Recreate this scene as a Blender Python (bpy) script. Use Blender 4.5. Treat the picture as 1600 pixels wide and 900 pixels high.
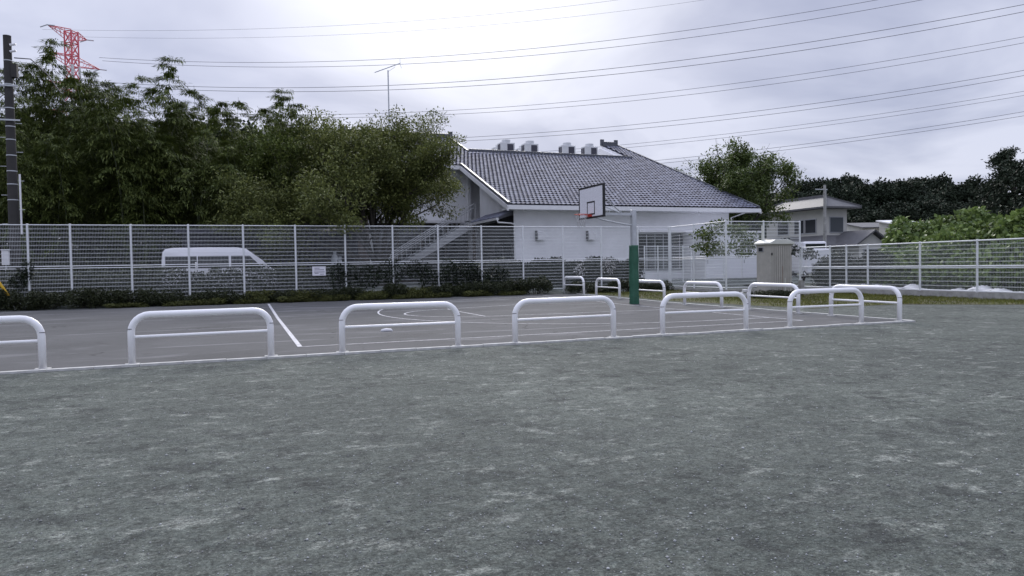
import bpy, math, random
import numpy as np
from mathutils import Vector, Matrix
import mathutils.noise as mnoise

for o in list(bpy.data.objects): bpy.data.objects.remove(o)
scene = bpy.context.scene
C = scene.collection
R = math.radians

# ------------------------------------------------------------------ camera
# world x runs along the tall fence, world y away from it; the camera is turned TH from world y
F = 1123.0; EYE = 1.4; TH = R(20.4)
ROLL = math.atan(0.0168); PITCH = math.atan(34 * math.cos(ROLL) / F)
cam_d = bpy.data.cameras.new('camera'); cam = bpy.data.objects.new('camera', cam_d); C.objects.link(cam)
cam_d.sensor_width = 36; cam_d.lens = 36 * F / 1600; cam_d.clip_end = 3000; cam_d.clip_start = 0.05
cam.matrix_world = (Matrix.Translation((0, 0, EYE)) @ Matrix.Rotation(-TH, 4, 'Z') @
                    Matrix.Rotation(math.pi / 2 - PITCH, 4, 'X') @ Matrix.Rotation(-ROLL, 4, 'Z'))
scene.camera = cam
scene.render.resolution_x = 1024; scene.render.resolution_y = 576

# ------------------------------------------------------------------ sky, sun, exposure
SUN_EL = R(31); SUN_AZ = TH - R(3)            # azimuth clockwise from world +y: in front of the camera
sdir = Vector((math.sin(SUN_AZ) * math.cos(SUN_EL), math.cos(SUN_AZ) * math.cos(SUN_EL), math.sin(SUN_EL)))
world = bpy.data.worlds.new('World'); scene.world = world; world.use_nodes = True
wt = world.node_tree; wn = wt.nodes; wl = wt.links; wn.clear()
def wnode(t, **k):
    n = wn.new(t)
    for a, v in k.items(): setattr(n, a, v)
    return n
sky = wnode('ShaderNodeTexSky', sky_type='NISHITA', sun_disc=False, sun_elevation=SUN_EL, sun_rotation=SUN_AZ)
sky_s = wnode('ShaderNodeVectorMath', operation='SCALE'); sky_s.inputs['Scale'].default_value = 0.10
wl.new(sky.outputs[0], sky_s.inputs[0])
tc = wnode('ShaderNodeTexCoord')
# cloud deck: project the direction onto a flat layer overhead
sep = wnode('ShaderNodeSeparateXYZ'); wl.new(tc.outputs['Generated'], sep.inputs[0])
zz = wnode('ShaderNodeMath', operation='MAXIMUM'); zz.inputs[1].default_value = 0.0; wl.new(sep.outputs[2], zz.inputs[0])
za = wnode('ShaderNodeMath', operation='ADD'); za.inputs[1].default_value = 0.14; wl.new(zz.outputs[0], za.inputs[0])
dx = wnode('ShaderNodeMath', operation='DIVIDE'); wl.new(sep.outputs[0], dx.inputs[0]); wl.new(za.outputs[0], dx.inputs[1])
dy = wnode('ShaderNodeMath', operation='DIVIDE'); wl.new(sep.outputs[1], dy.inputs[0]); wl.new(za.outputs[0], dy.inputs[1])
cmb = wnode('ShaderNodeCombineXYZ'); wl.new(dx.outputs[0], cmb.inputs[0]); wl.new(dy.outputs[0], cmb.inputs[1]); cmb.inputs[2].default_value = 3.1
n1 = wnode('ShaderNodeTexNoise'); n1.inputs['Scale'].default_value = 1.0; n1.inputs['Detail'].default_value = 5; n1.inputs['Roughness'].default_value = 0.5
n1.inputs['Distortion'].default_value = 0.9
wl.new(cmb.outputs[0], n1.inputs['Vector'])
cr = wnode('ShaderNodeValToRGB'); wl.new(n1.outputs[0], cr.inputs[0])
cr.color_ramp.elements[0].position = 0.36; cr.color_ramp.elements[0].color = (0.275, 0.296, 0.40, 1)
cr.color_ramp.elements[1].position = 0.64; cr.color_ramp.elements[1].color = (0.445, 0.462, 0.56, 1)
# thin cloud round the veiled sun
dp = wnode('ShaderNodeVectorMath', operation='DOT_PRODUCT'); dp.inputs[1].default_value = sdir; wl.new(tc.outputs['Generated'], dp.inputs[0])
gl = wnode('ShaderNodeMapRange', interpolation_type='SMOOTHSTEP'); gl.inputs['From Min'].default_value = 0.925; gl.inputs['From Max'].default_value = 1.0
gl.inputs['To Min'].default_value = 0.0; gl.inputs['To Max'].default_value = 1.0; wl.new(dp.outputs['Value'], gl.inputs[0])
gls = wnode('ShaderNodeVectorMath', operation='SCALE'); gls.inputs[0].default_value = (0.33, 0.325, 0.275); wl.new(gl.outputs[0], gls.inputs['Scale'])
addc = wnode('ShaderNodeVectorMath', operation='ADD'); wl.new(cr.outputs[0], addc.inputs[0]); wl.new(gls.outputs[0], addc.inputs[1])
# the deck thins out broadly to the left of the sun
bd = Vector((math.sin(TH - R(30)) * .9, math.cos(TH - R(30)) * .9, .43)).normalized()
dp2 = wnode('ShaderNodeVectorMath', operation='DOT_PRODUCT'); dp2.inputs[1].default_value = bd; wl.new(tc.outputs['Generated'], dp2.inputs[0])
g2 = wnode('ShaderNodeMapRange', interpolation_type='SMOOTHSTEP'); g2.inputs['From Min'].default_value = 0.76; wl.new(dp2.outputs['Value'], g2.inputs[0])
g2s = wnode('ShaderNodeVectorMath', operation='SCALE'); g2s.inputs[0].default_value = (0.07, 0.07, 0.075); wl.new(g2.outputs[0], g2s.inputs['Scale'])
addd = wnode('ShaderNodeVectorMath', operation='ADD'); wl.new(addc.outputs[0], addd.inputs[0]); wl.new(g2s.outputs[0], addd.inputs[1]); addc = addd
# an overcast deck is brighter overhead than at the horizon
cg = wnode('ShaderNodeMapRange'); cg.inputs['From Min'].default_value = 0.34; cg.inputs['To Min'].default_value = 1.0; cg.inputs['To Max'].default_value = 2.3; wl.new(zz.outputs[0], cg.inputs[0])
cgs = wnode('ShaderNodeVectorMath', operation='SCALE'); wl.new(addc.outputs[0], cgs.inputs[0]); wl.new(cg.outputs[0], cgs.inputs['Scale']); addc = cgs
mixw = wnode('ShaderNodeMix', data_type='RGBA'); mixw.inputs[0].default_value = 0.94
wl.new(sky_s.outputs[0], mixw.inputs[6]); wl.new(addc.outputs[0], mixw.inputs[7])
bg = wnode('ShaderNodeBackground'); bg.inputs[1].default_value = 1.0; wl.new(mixw.outputs[2], bg.inputs[0])
wo = wnode('ShaderNodeOutputWorld'); wl.new(bg.outputs[0], wo.inputs[0])
sun_d = bpy.data.lights.new('sun', 'SUN'); sun_d.energy = 1.5; sun_d.angle = R(25); sun_d.color = (1.0, 0.96, 0.9)
sun = bpy.data.objects.new('sun', sun_d); C.objects.link(sun)
sun.rotation_euler = sdir.to_track_quat('Z', 'Y').to_euler(); sun.location = (0, 0, 60)
scene.view_settings.view_transform = 'Standard'; scene.view_settings.look = 'None'
scene.view_settings.exposure = 0.64; scene.view_settings.gamma = 1.0
scene.view_settings.use_curve_mapping = False

# ------------------------------------------------------------------ pixel -> direction helpers (photo pixels, 1600 x 900)
def ray(px, py):
    u, v = px - 800.0, py - 450.0
    c, s = math.cos(ROLL), math.sin(ROLL)
    u2, v2 = u * c - v * s, u * s + v * c
    cp, sp = math.cos(PITCH), math.sin(PITCH)
    X, Y, Z = u2, F * cp - v2 * sp, -F * sp - v2 * cp
    ct, st = math.cos(TH), math.sin(TH)
    return X * ct + Y * st, -X * st + Y * ct, Z, X, Y
def G(px, py, z=0.0):
    d = ray(px, py); t = (z - EYE) / d[2]; return Vector((d[0] * t, d[1] * t, z))
def PB(px, py, b):
    d = ray(px, py); t = b / d[1]; return Vector((d[0] * t, b, EYE + d[2] * t))
def PA(px, py, a):
    d = ray(px, py); t = a / d[0]; return Vector((a, d[1] * t, EYE + d[2] * t))
def PD(px, py, dep):
    d = ray(px, py); t = dep / d[4]; return Vector((d[0] * t, d[1] * t, EYE + d[2] * t))

# ------------------------------------------------------------------ materials
MATS = {}
def mat(name, col, rough=0.6, metal=0.0, var=0.0, vscale=3.0, bump=0.0, bscale=40.0, island=0.0, spec=0.5, stain=None, trans=0.0):
    m = bpy.data.materials.new(name); m.use_nodes = True; t = m.node_tree; n = t.nodes; l = t.links
    p = n['Principled BSDF']; p.inputs['Roughness'].default_value = rough; p.inputs['Metallic'].default_value = metal
    p.inputs['Specular IOR Level'].default_value = spec
    c0 = (col[0], col[1], col[2], 1); p.inputs['Base Color'].default_value = c0
    out = None
    co = n.new('ShaderNodeTexCoord')
    if var or stain:
        nz = n.new('ShaderNodeTexNoise'); nz.inputs['Scale'].default_value = vscale; nz.inputs['Detail'].default_value = 6
        nz.inputs['Roughness'].default_value = 0.65; l.new(co.outputs['Object'], nz.inputs['Vector'])
        mx = n.new('ShaderNodeMix'); mx.data_type = 'RGBA'
        lo = stain if stain else tuple(c * (1 - var) for c in col)
        hi = col if stain else tuple(min(1, c * (1 + var)) for c in col)
        mx.inputs[6].default_value = (*lo, 1); mx.inputs[7].default_value = (*hi, 1)
        mr = n.new('ShaderNodeMapRange'); mr.inputs['From Min'].default_value = 0.36 if stain else 0.3; mr.inputs['From Max'].default_value = 0.56 if stain else 0.7
        l.new(nz.outputs[0], mr.inputs[0]); l.new(mr.outputs[0], mx.inputs[0]); out = mx.outputs[2]
    if island:
        g = n.new('ShaderNodeNewGeometry'); hs = n.new('ShaderNodeHueSaturation')
        if out: l.new(out, hs.inputs['Color'])
        else: hs.inputs['Color'].default_value = c0
        mr = n.new('ShaderNodeMapRange'); mr.inputs['To Min'].default_value = 1 - island; mr.inputs['To Max'].default_value = 1 + island
        l.new(g.outputs['Random Per Island'], mr.inputs[0]); l.new(mr.outputs[0], hs.inputs['Value'])
        mh = n.new('ShaderNodeMapRange'); mh.inputs['To Min'].default_value = 0.5 + island * 0.03; mh.inputs['To Max'].default_value = 0.5 - island * 0.035
        l.new(g.outputs['Random Per Island'], mh.inputs[0]); l.new(mh.outputs[0], hs.inputs['Hue'])
        out = hs.outputs[0]
    if out: l.new(out, p.inputs['Base Color'])
    if bump:
        nb = n.new('ShaderNodeTexNoise'); nb.inputs['Scale'].default_value = bscale; nb.inputs['Detail'].default_value = 4
        l.new(co.outputs['Object'], nb.inputs['Vector'])
        bp = n.new('ShaderNodeBump'); bp.inputs['Strength'].default_value = bump; bp.inputs['Distance'].default_value = 0.02
        l.new(nb.outputs[0], bp.inputs['Height']); l.new(bp.outputs[0], p.inputs['Normal'])
    if trans:
        tr = n.new('ShaderNodeBsdfTranslucent'); ms = n.new('ShaderNodeMixShader'); ms.inputs[0].default_value = trans
        if out: l.new(out, tr.inputs[0])
        else: tr.inputs[0].default_value = c0
        l.new(p.outputs[0], ms.inputs[1]); l.new(tr.outputs[0], ms.inputs[2]); l.new(ms.outputs[0], n['Material Output'].inputs[0])
    MATS[name] = m; return m

mat('white_paint', (0.88, 0.88, 0.89), 0.35, var=0.05, vscale=4, bump=0.04, bscale=30)
mat('fence_paint', (0.74, 0.76, 0.77), 0.45, var=0.08, vscale=3)
mat('wire', (0.74, 0.77, 0.77), 0.5)
mat('joint_dark', (0.10, 0.10, 0.11), 0.6)
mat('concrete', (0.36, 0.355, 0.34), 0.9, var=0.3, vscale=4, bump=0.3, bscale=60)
mat('kerb_concrete', (0.50, 0.50, 0.48), 0.9, var=0.22, vscale=7, bump=0.3, bscale=80)
mat('line_paint', (0.60, 0.60, 0.62), 0.75, vscale=9, stain=(0.30, 0.30, 0.32))
mat('green_pad', (0.022, 0.105, 0.062), 0.5, var=0.2, vscale=6, bump=0.25, bscale=9)
mat('galv', (0.50, 0.52, 0.54), 0.45, metal=0.25, var=0.12, vscale=5)
mat('board_white', (0.74, 0.74, 0.78), 0.5, var=0.2, vscale=30)
mat('black_paint', (0.012, 0.012, 0.014), 0.5)
mat('rim_red', (0.55, 0.055, 0.035), 0.45, var=0.2, vscale=12)
mat('net', (0.50, 0.50, 0.50), 0.8)
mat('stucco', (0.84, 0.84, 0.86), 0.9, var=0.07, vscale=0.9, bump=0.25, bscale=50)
mat('trim_white', (0.78, 0.78, 0.79), 0.5, var=0.06, vscale=2)
mat('tile', (0.180, 0.188, 0.240), 0.75, var=0.2, vscale=2.5, island=0.25, spec=0.15)
mat('roof_underlay', (0.17, 0.178, 0.22), 0.8, var=0.2, vscale=3)
mat('ridge_tile', (0.075, 0.08, 0.095), 0.45, var=0.2, vscale=3)
mat('dark_void', (0.02, 0.02, 0.022), 0.8)
mat('glass_dark', (0.02, 0.023, 0.028), 0.08, spec=0.6)
mat('glass_grey', (0.10, 0.11, 0.12), 0.15, spec=0.6)
mat('stair_steel', (0.62, 0.63, 0.65), 0.5, var=0.08)
mat('alu', (0.42, 0.43, 0.45), 0.45, metal=0.4)
mat('ac_white', (0.66, 0.67, 0.68), 0.5, var=0.06)
mat('ac_grille', (0.055, 0.055, 0.075), 0.7)
mat('van_white', (0.82, 0.82, 0.86), 0.2, var=0.03)
mat('tyre', (0.015, 0.015, 0.015), 0.9)
mat('booth', (0.40, 0.385, 0.345), 0.55, var=0.12, vscale=3)
mat('booth_roof', (0.62, 0.63, 0.57), 0.5, var=0.08)
mat('rust', (0.22, 0.11, 0.06), 0.9)
mat('yellow', (0.62, 0.38, 0.02), 0.5, var=0.1)
mat('pole_concrete', (0.04, 0.038, 0.037), 0.85, var=0.2, vscale=2, bump=0.2)
mat('tower_red', (0.66, 0.14, 0.17), 0.6)
mat('tower_white', (0.62, 0.62, 0.62), 0.6)
mat('cable', (0.10, 0.10, 0.115), 0.6)
mat('house_wall', (0.52, 0.515, 0.48), 0.9, var=0.08, vscale=1.0)
mat('house_roof', (0.10, 0.10, 0.106), 0.6, var=0.2, vscale=2)
mat('shed_dark', (0.018, 0.018, 0.032), 0.7, var=0.3, vscale=2)
mat('timber', (0.09, 0.065, 0.05), 0.8, var=0.3)
mat('sheet_white', (0.72, 0.72, 0.74), 0.6, var=0.12, vscale=3, bump=0.4, bscale=10)
mat('sign_white', (0.78, 0.77, 0.82), 0.5)
mat('ink', (0.16, 0.15, 0.2), 0.7)
mat('bark', (0.055, 0.048, 0.04), 0.95, var=0.35, vscale=6, bump=0.5, bscale=25)
mat('culm', (0.07, 0.085, 0.04), 0.6, var=0.3, vscale=2)
mat('leaf_bamboo', (0.095, 0.125, 0.031), 0.6, island=0.5, var=0.45, vscale=0.3, spec=0.2, trans=0.15)
mat('leaf_tree', (0.132, 0.155, 0.046), 0.6, island=0.5, var=0.3, vscale=0.5, spec=0.25, trans=0.25)
mat('leaf_green', (0.085, 0.120, 0.032), 0.55, island=0.5, var=0.3, vscale=0.6, spec=0.3, trans=0.25)
mat('leaf_wood', (0.027, 0.039, 0.023), 0.7, island=0.45, var=0.3, vscale=0.3, spec=0.2)
mat('leaf_hedge', (0.034, 0.043, 0.018), 0.5, island=0.55, var=0.3, vscale=2, spec=0.3, trans=0.1)
mat('leaf_moss', (0.085, 0.095, 0.03), 0.7, island=0.5, spec=0.2, trans=0.15)
mat('leaf_ivy', (0.022, 0.032, 0.017), 0.5, island=0.5, var=0.3, vscale=2, spec=0.35)
mat('leaf_kudzu', (0.135, 0.195, 0.060), 0.5, island=0.45, var=0.35, vscale=0.8, spec=0.35, trans=0.25)
mat('blossom', (0.50, 0.50, 0.50), 0.8, island=0.3)
mat('grass', (0.115, 0.125, 0.028), 0.7, island=0.45, var=0.4, vscale=0.8, spec=0.2, trans=0.2)
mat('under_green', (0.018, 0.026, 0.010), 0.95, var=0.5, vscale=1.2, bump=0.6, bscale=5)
mat('soil', (0.055, 0.045, 0.035), 0.95, var=0.4, vscale=2, bump=0.6, bscale=20)
mat('pebble', (0.30, 0.31, 0.31), 0.85, island=0.6)

def ground_material(name, kind):
    m = bpy.data.materials.new(name); m.use_nodes = True; t = m.node_tree; n = t.nodes; l = t.links
    p = n['Principled BSDF']; p.inputs['Roughness'].default_value = 0.92; p.inputs['Specular IOR Level'].default_value = 0.25
    co = n.new('ShaderNodeTexCoord')
    def noise(s, d=5, r=0.6, dist=0.0, stretch=None):
        z = n.new('ShaderNodeTexNoise'); z.inputs['Scale'].default_value = s; z.inputs['Detail'].default_value = d
        z.inputs['Roughness'].default_value = r; z.inputs['Distortion'].default_value = dist
        if stretch:
            mp = n.new('ShaderNodeMapping'); mp.inputs['Scale'].default_value = stretch[0]; mp.inputs['Rotation'].default_value = (0, 0, stretch[1])
            l.new(co.outputs['Object'], mp.inputs[0]); l.new(mp.outputs[0], z.inputs['Vector'])
        else: l.new(co.outputs['Object'], z.inputs['Vector'])
        return z.outputs[0]
    def rng(i, a, b, c=0.0, d=1.0):
        r = n.new('ShaderNodeMapRange'); r.inputs['From Min'].default_value = a; r.inputs['From Max'].default_value = b
        r.inputs['To Min'].default_value = c; r.inputs['To Max'].default_value = d; l.new(i, r.inputs[0]); return r.outputs[0]
    def mix(f, a, b):
        x = n.new('ShaderNodeMix'); x.data_type = 'RGBA'; l.new(f, x.inputs[0])
        for i, v in ((6, a), (7, b)):
            if isinstance(v, tuple): x.inputs[i].default_value = (*v, 1)
            else: l.new(v, x.inputs[i])
        return x.outputs[2]
    def math2(op, a, b):
        x = n.new('ShaderNodeMath'); x.operation = op
        for i, v in enumerate((a, b)):
            if isinstance(v, (int, float)): x.inputs[i].default_value = v
            else: l.new(v, x.inputs[i])
        return x.outputs[0]
    bumps = []
    if kind == 'gravel':
        fb = rng(noise(0.45, 11, 0.75, 0.3), 0.32, 0.68)
        c = mix(fb, (0.062, 0.074, 0.069), (0.178, 0.198, 0.182))
        big = rng(noise(0.22, 3, 0.5), 0.35, 0.65); c = mix(math2('MULTIPLY', big, 0.6), c, (0.070, 0.080, 0.077))
        patch = rng(noise(3.2, 10, 0.84, 0.3, ((0.7, 1.0, 1.0), 0.35)), 0.545, 0.60)
        c = mix(math2('MULTIPLY', math2('MULTIPLY', patch, rng(noise(0.45, 3), 0.36, 0.58, 0.45, 1.0)), 0.8), c, (0.35, 0.365, 0.345))
        patch2 = rng(noise(8.0, 8, 0.84, 0.3, ((0.7, 1.0, 1.0), -0.2)), 0.56, 0.61)
        c = mix(math2('MULTIPLY', patch2, 0.5), c, (0.26, 0.275, 0.268))
        dark = math2('MULTIPLY', rng(noise(2.4, 10, 0.84, 0.3), 0.51, 0.58), rng(noise(0.3, 3), 0.40, 0.60, 0.5, 1.0))
        c = mix(math2('MULTIPLY', dark, 0.9), c, (0.040, 0.045, 0.046))
        grit = noise(70, 4, 0.8); c = mix(math2('MULTIPLY', rng(grit, 0.48, 0.66), 0.7), c, (0.036, 0.040, 0.041))
        grit2 = noise(120, 3, 0.8); c = mix(math2('MULTIPLY', rng(grit2, 0.56, 0.70), 0.5), c, (0.30, 0.315, 0.31))
        gr = n.new('ShaderNodeVectorMath'); gr.operation = 'SCALE'; l.new(c, gr.inputs[0])
        l.new(math2('MULTIPLY', rng(noise(13, 9, 0.88), 0.34, 0.66, 0.28, 1.78), rng(noise(48, 4, 0.8), 0.34, 0.66, 0.5, 1.5)), gr.inputs['Scale']); c = gr.outputs[0]
        vo = n.new('ShaderNodeTexVoronoi'); vo.inputs['Scale'].default_value = 75; l.new(co.outputs['Object'], vo.inputs['Vector'])
        sepc = n.new('ShaderNodeSeparateColor'); l.new(vo.outputs['Color'], sepc.inputs[0])
        st = math2('MULTIPLY', rng(sepc.outputs[0], 0.93, 0.96), rng(vo.outputs['Distance'], 0.42, 0.30))
        c = mix(math2('MULTIPLY', st, 0.55), c, (0.34, 0.35, 0.35))
        hs = n.new('ShaderNodeVectorMath'); hs.operation = 'MULTIPLY'; hs.inputs[1].default_value = (0.86, 0.87, 0.82); l.new(c, hs.inputs[0]); c = hs.outputs[0]
        h = math2('ADD', math2('MULTIPLY', noise(30, 5, 0.7), 0.02), math2('MULTIPLY', noise(4, 4, 0.6), 0.05))
        h = math2('ADD', h, math2('MULTIPLY', st, 0.006))
        st_b = 0.9
    elif kind == 'asphalt':
        big = rng(noise(0.45, 4, 0.6, 0.3), 0.3, 0.7)
        c = mix(big, (0.068, 0.069, 0.069), (0.102, 0.103, 0.104))
        wear = rng(noise(0.9, 6, 0.7, 0.5, ((0.35, 1.3, 1.0), 0.1)), 0.56, 0.72)
        c = mix(math2('MULTIPLY', wear, 0.7), c, (0.24, 0.24, 0.247))
        dk = rng(noise(0.7, 5, 0.65, 0.8, ((0.5, 1.2, 1.0), 0.9)), 0.60, 0.72)
        c = mix(math2('MULTIPLY', dk, 0.5), c, (0.055, 0.054, 0.060))
        wv = n.new('ShaderNodeTexWave'); wv.wave_type = 'BANDS'; wv.bands_direction = 'Y'; wv.inputs['Scale'].default_value = 0.075
        wv.inputs['Distortion'].default_value = 0.5; wv.inputs['Detail'].default_value = 3; wv.inputs['Detail Scale'].default_value = 2
        l.new(co.outputs['Object'], wv.inputs['Vector'])
        seam = math2('MULTIPLY', rng(wv.outputs[1], 0.9988, 0.9998), rng(noise(0.5, 2), 0.4, 0.55))
        c = mix(math2('MULTIPLY', seam, 0.7), c, (0.30, 0.30, 0.31))
        c = mix(math2('MULTIPLY', rng(noise(140, 3, 0.7), 0.45, 0.75), 0.4), c, (0.22, 0.22, 0.23))
        vc = n.new('ShaderNodeTexVoronoi'); vc.feature = 'DISTANCE_TO_EDGE'; vc.inputs['Scale'].default_value = 0.3
        wob = n.new('ShaderNodeTexNoise'); wob.inputs['Scale'].default_value = 1.1; wob.inputs['Detail'].default_value = 6; l.new(co.outputs['Object'], wob.inputs['Vector'])
        wadd = n.new('ShaderNodeVectorMath'); wadd.operation = 'MULTIPLY_ADD'; wadd.inputs[1].default_value = (1.6, 1.6, 0); l.new(wob.outputs['Color'], wadd.inputs[0]); l.new(co.outputs['Object'], wadd.inputs[2])
        l.new(wadd.outputs[0], vc.inputs['Vector'])
        crack = math2('MULTIPLY', rng(vc.outputs['Distance'], 0.007, 0.003), rng(noise(0.35, 2), 0.45, 0.6))
        c = mix(math2('MULTIPLY', crack, 0.7), c, (0.028, 0.028, 0.028))
        h = math2('MULTIPLY', noise(110, 4, 0.7), 0.01); st_b = 0.5
    elif kind == 'verge':
        g = rng(noise(0.9, 6, 0.7, 0.4), 0.36, 0.6)
        c = mix(g, (0.12, 0.105, 0.075), (0.085, 0.098, 0.022))
        c = mix(math2('MULTIPLY', rng(noise(9, 5, 0.7), 0.45, 0.7), 0.5), c, (0.05, 0.05, 0.03))
        h = math2('MULTIPLY', noise(14, 5, 0.7), 0.06); st_b = 1.0
    l.new(c, p.inputs['Base Color'])
    bp = n.new('ShaderNodeBump'); bp.inputs['Strength'].default_value = st_b; bp.inputs['Distance'].default_value = 1.0
    l.new(h, bp.inputs['Height']); l.new(bp.outputs[0], p.inputs['Normal'])
    MATS[name] = m
ground_material('gravel', 'gravel'); ground_material('asphalt', 'asphalt'); ground_material('verge', 'verge')

# ------------------------------------------------------------------ object helpers
def obj(name, mesh, parent=None):
    o = bpy.data.objects.new(name, mesh); C.objects.link(o)
    if parent is not None: o.parent = parent
    return o
def tag(o, label=None, cat=None, group=None, kind=None):
    if label: o['label'] = label
    if cat: o['category'] = cat
    if group: o['group'] = group
    if kind: o['kind'] = kind
    return o
def thing(name, label, cat, loc=(0, 0, 0), rz=0.0, group=None):
    o = bpy.data.objects.new(name, None); C.objects.link(o); o.location = loc; o.rotation_euler = (0, 0, rz)
    o.empty_display_size = 0.3
    return tag(o, label, cat, group)
def copy_tree(o, parent=None):
    c = o.copy(); C.objects.link(c); c.parent = parent
    for ch in list(o.children): copy_tree(ch, c)
    return c

class MB:
    def __init__(s): s.v = []; s.f = []
    def add(s, vs, fs):
        k = len(s.v); s.v += [tuple(v) for v in vs]; s.f += [tuple(i + k for i in f) for f in fs]; return s
    def box(s, x0, x1, y0, y1, z0, z1):
        return s.add([(x0,y0,z0),(x1,y0,z0),(x1,y1,z0),(x0,y1,z0),(x0,y0,z1),(x1,y0,z1),(x1,y1,z1),(x0,y1,z1)],
                     [(3,2,1,0),(4,5,6,7),(0,1,5,4),(1,2,6,5),(2,3,7,6),(3,0,4,7)])
    def bar(s, p0, p1, w, h=None):                 # square bar between two points
        p0, p1 = Vector(p0), Vector(p1); d = (p1 - p0).normalized(); h = h or w
        a = d.cross(Vector((0, 0, 1)));  a = Vector((1, 0, 0)) if a.length < 1e-4 else a.normalized()
        b = a.cross(d).normalized(); a = a * w / 2; b = b * h / 2
        vs = [p + q for p in (p0, p1) for q in (-a - b, a - b, a + b, -a + b)]
        return s.add(vs, [(3,2,1,0),(4,5,6,7),(0,1,5,4),(1,2,6,5),(2,3,7,6),(3,0,4,7)])
    def tube(s, pts, r, n=8, caps=True):
        pts = [Vector(p) for p in pts]; rs = r if isinstance(r, (list, tuple)) else [r] * len(pts)
        vs = []; ref = None
        for i, p in enumerate(pts):
            d = (pts[min(i + 1, len(pts) - 1)] - pts[max(i - 1, 0)])
            d = d.normalized() if d.length > 1e-9 else Vector((0, 0, 1))
            if ref is None: ref = Vector((0, 0, 1)) if abs(d.z) < 0.9 else Vector((1, 0, 0))
            a = (ref - d * ref.dot(d)); a = a.normalized() if a.length > 1e-6 else d.orthogonal().normalized(); ref = a
            b = d.cross(a)
            vs += [p + (a * math.cos(2 * math.pi * k / n) + b * math.sin(2 * math.pi * k / n)) * rs[i] for k in range(n)]
        fs = [(i * n + k, i * n + (k + 1) % n, (i + 1) * n + (k + 1) % n, (i + 1) * n + k) for i in range(len(pts) - 1) for k in range(n)]
        if caps: fs += [tuple(reversed(range(n))), tuple(range((len(pts) - 1) * n, len(pts) * n))]
        return s.add(vs, fs)
    def prism(s, poly, axis, t0, t1):              # poly: 2D list; axis 'x','y' or 'z' is the extrusion axis
        n = len(poly)
        def mk(t): return [(t, a, b) if axis == 'x' else (a, t, b) if axis == 'y' else (a, b, t) for a, b in poly]
        return s.add(mk(t0) + mk(t1), [tuple(range(n)), tuple(reversed(range(n, 2 * n)))] + [(i, i + n, (i + 1) % n + n, (i + 1) % n) for i in range(n)])
    def mesh(s, name, material, smooth=False):
        m = bpy.data.meshes.new(name); m.from_pydata(s.v, [], s.f)
        m.materials.append(MATS[material]); 
        bm_fix(m)
        if smooth: m.shade_smooth() if smooth is True else m.set_sharp_from_angle(angle=R(smooth))
        m.update(); return m
    def build(s, name, material, parent=None, smooth=False, bevel=0.0):
        o = obj(name, s.mesh(name, material, smooth), parent)
        if bevel:
            b = o.modifiers.new('bevel', 'BEVEL'); b.width = bevel; b.segments = 2; b.limit_method = 'ANGLE'
        return o
import bmesh
def bm_fix(m):
    b = bmesh.new(); b.from_mesh(m); bmesh.ops.recalc_face_normals(b, faces=b.faces); b.to_mesh(m); b.free()
def np_mesh(name, V, Fq, material):
    """V (n,3), Fq (m,k) with k corners per face"""
    m = bpy.data.meshes.new(name); V = np.ascontiguousarray(V, dtype=np.float32); Fq = np.ascontiguousarray(Fq, dtype=np.int32)
    m.vertices.add(len(V)); m.vertices.foreach_set('co', V.ravel())
    k = Fq.shape[1]; m.loops.add(Fq.size); m.loops.foreach_set('vertex_index', Fq.ravel())
    m.polygons.add(len(Fq)); m.polygons.foreach_set('loop_start', np.arange(0, Fq.size, k, dtype=np.int32))
    m.polygons.foreach_set('loop_total', np.full(len(Fq), k, dtype=np.int32))
    m.materials.append(MATS[material]); m.update(calc_edges=True); m.validate(); return m
def leaf_mesh(name, P, L, W, material, rs, bias=(0, 0, 0), bw=0.0, D=None, flat=0.0):
    """one folded diamond per leaf; P base points, L length, W width, D optional directions"""
    n = len(P); d = rs.normal(size=(n, 3)); d /= np.linalg.norm(d, axis=1)[:, None] + 1e-9
    if D is not None: d = d * 0.55 + D
    d = d + np.array(bias) * bw; d /= np.linalg.norm(d, axis=1)[:, None] + 1e-9
    s = np.cross(d, rs.normal(size=(n, 3)) * (1 - flat) + np.array([0, 0, 1.6 * flat])); s /= np.linalg.norm(s, axis=1)[:, None] + 1e-9
    up = np.cross(s, d); L = (L * rs.uniform(0.65, 1.35, n))[:, None]; W = (W * rs.uniform(0.7, 1.3, n))[:, None]
    mid = P + d * L * 0.45
    V = np.stack([P, mid + s * W / 2 + up * W * 0.12, P + d * L, mid - s * W / 2 + up * W * 0.12], 1).reshape(-1, 3)
    return np_mesh(name, V, np.arange(4 * n).reshape(n, 4), material)

# ------------------------------------------------------------------ terrain
def zg(a, b):
    ks = [(-1e4, 0), (22, 0), (30, 0.10), (31, 0.22), (34, 0.45), (40, 0.5), (1e4, 0.5)]
    for (b0, z0), (b1, z1) in zip(ks, ks[1:]):
        if b <= b1: return z0 + (z1 - z0) * (b - b0) / (b1 - b0)
    return 0.5
def sheet(name, xs, ys, dz, material):
    V = [(x, y, zg(x, y) + dz) for y in ys for x in xs]; nx = len(xs)
    Fs = [(j * nx + i, j * nx + i + 1, (j + 1) * nx + i + 1, (j + 1) * nx + i) for j in range(len(ys) - 1) for i in range(nx - 1)]
    m = bpy.data.meshes.new(name); m.from_pydata(V, [], Fs); m.materials.append(MATS[material]); return tag(obj(name, m), kind='structure')
YS = [-60, -20, 0, 10, 12, 16, 22, 30, 31, 34, 40, 60, 120, 400, 900]
XS = [-700, -200, -60, -30, 0, 14, 30, 60, 200, 700]
sheet('gravel_ground', XS, YS, 0.0, 'gravel')
BF = 12.06; ASIDE = 14.05                              # court edges on the gravel side and on the right
sheet('asphalt_court', [-32, -10, 0, ASIDE], [BF, 16, 22, 29.9], 0.008, 'asphalt')

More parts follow.
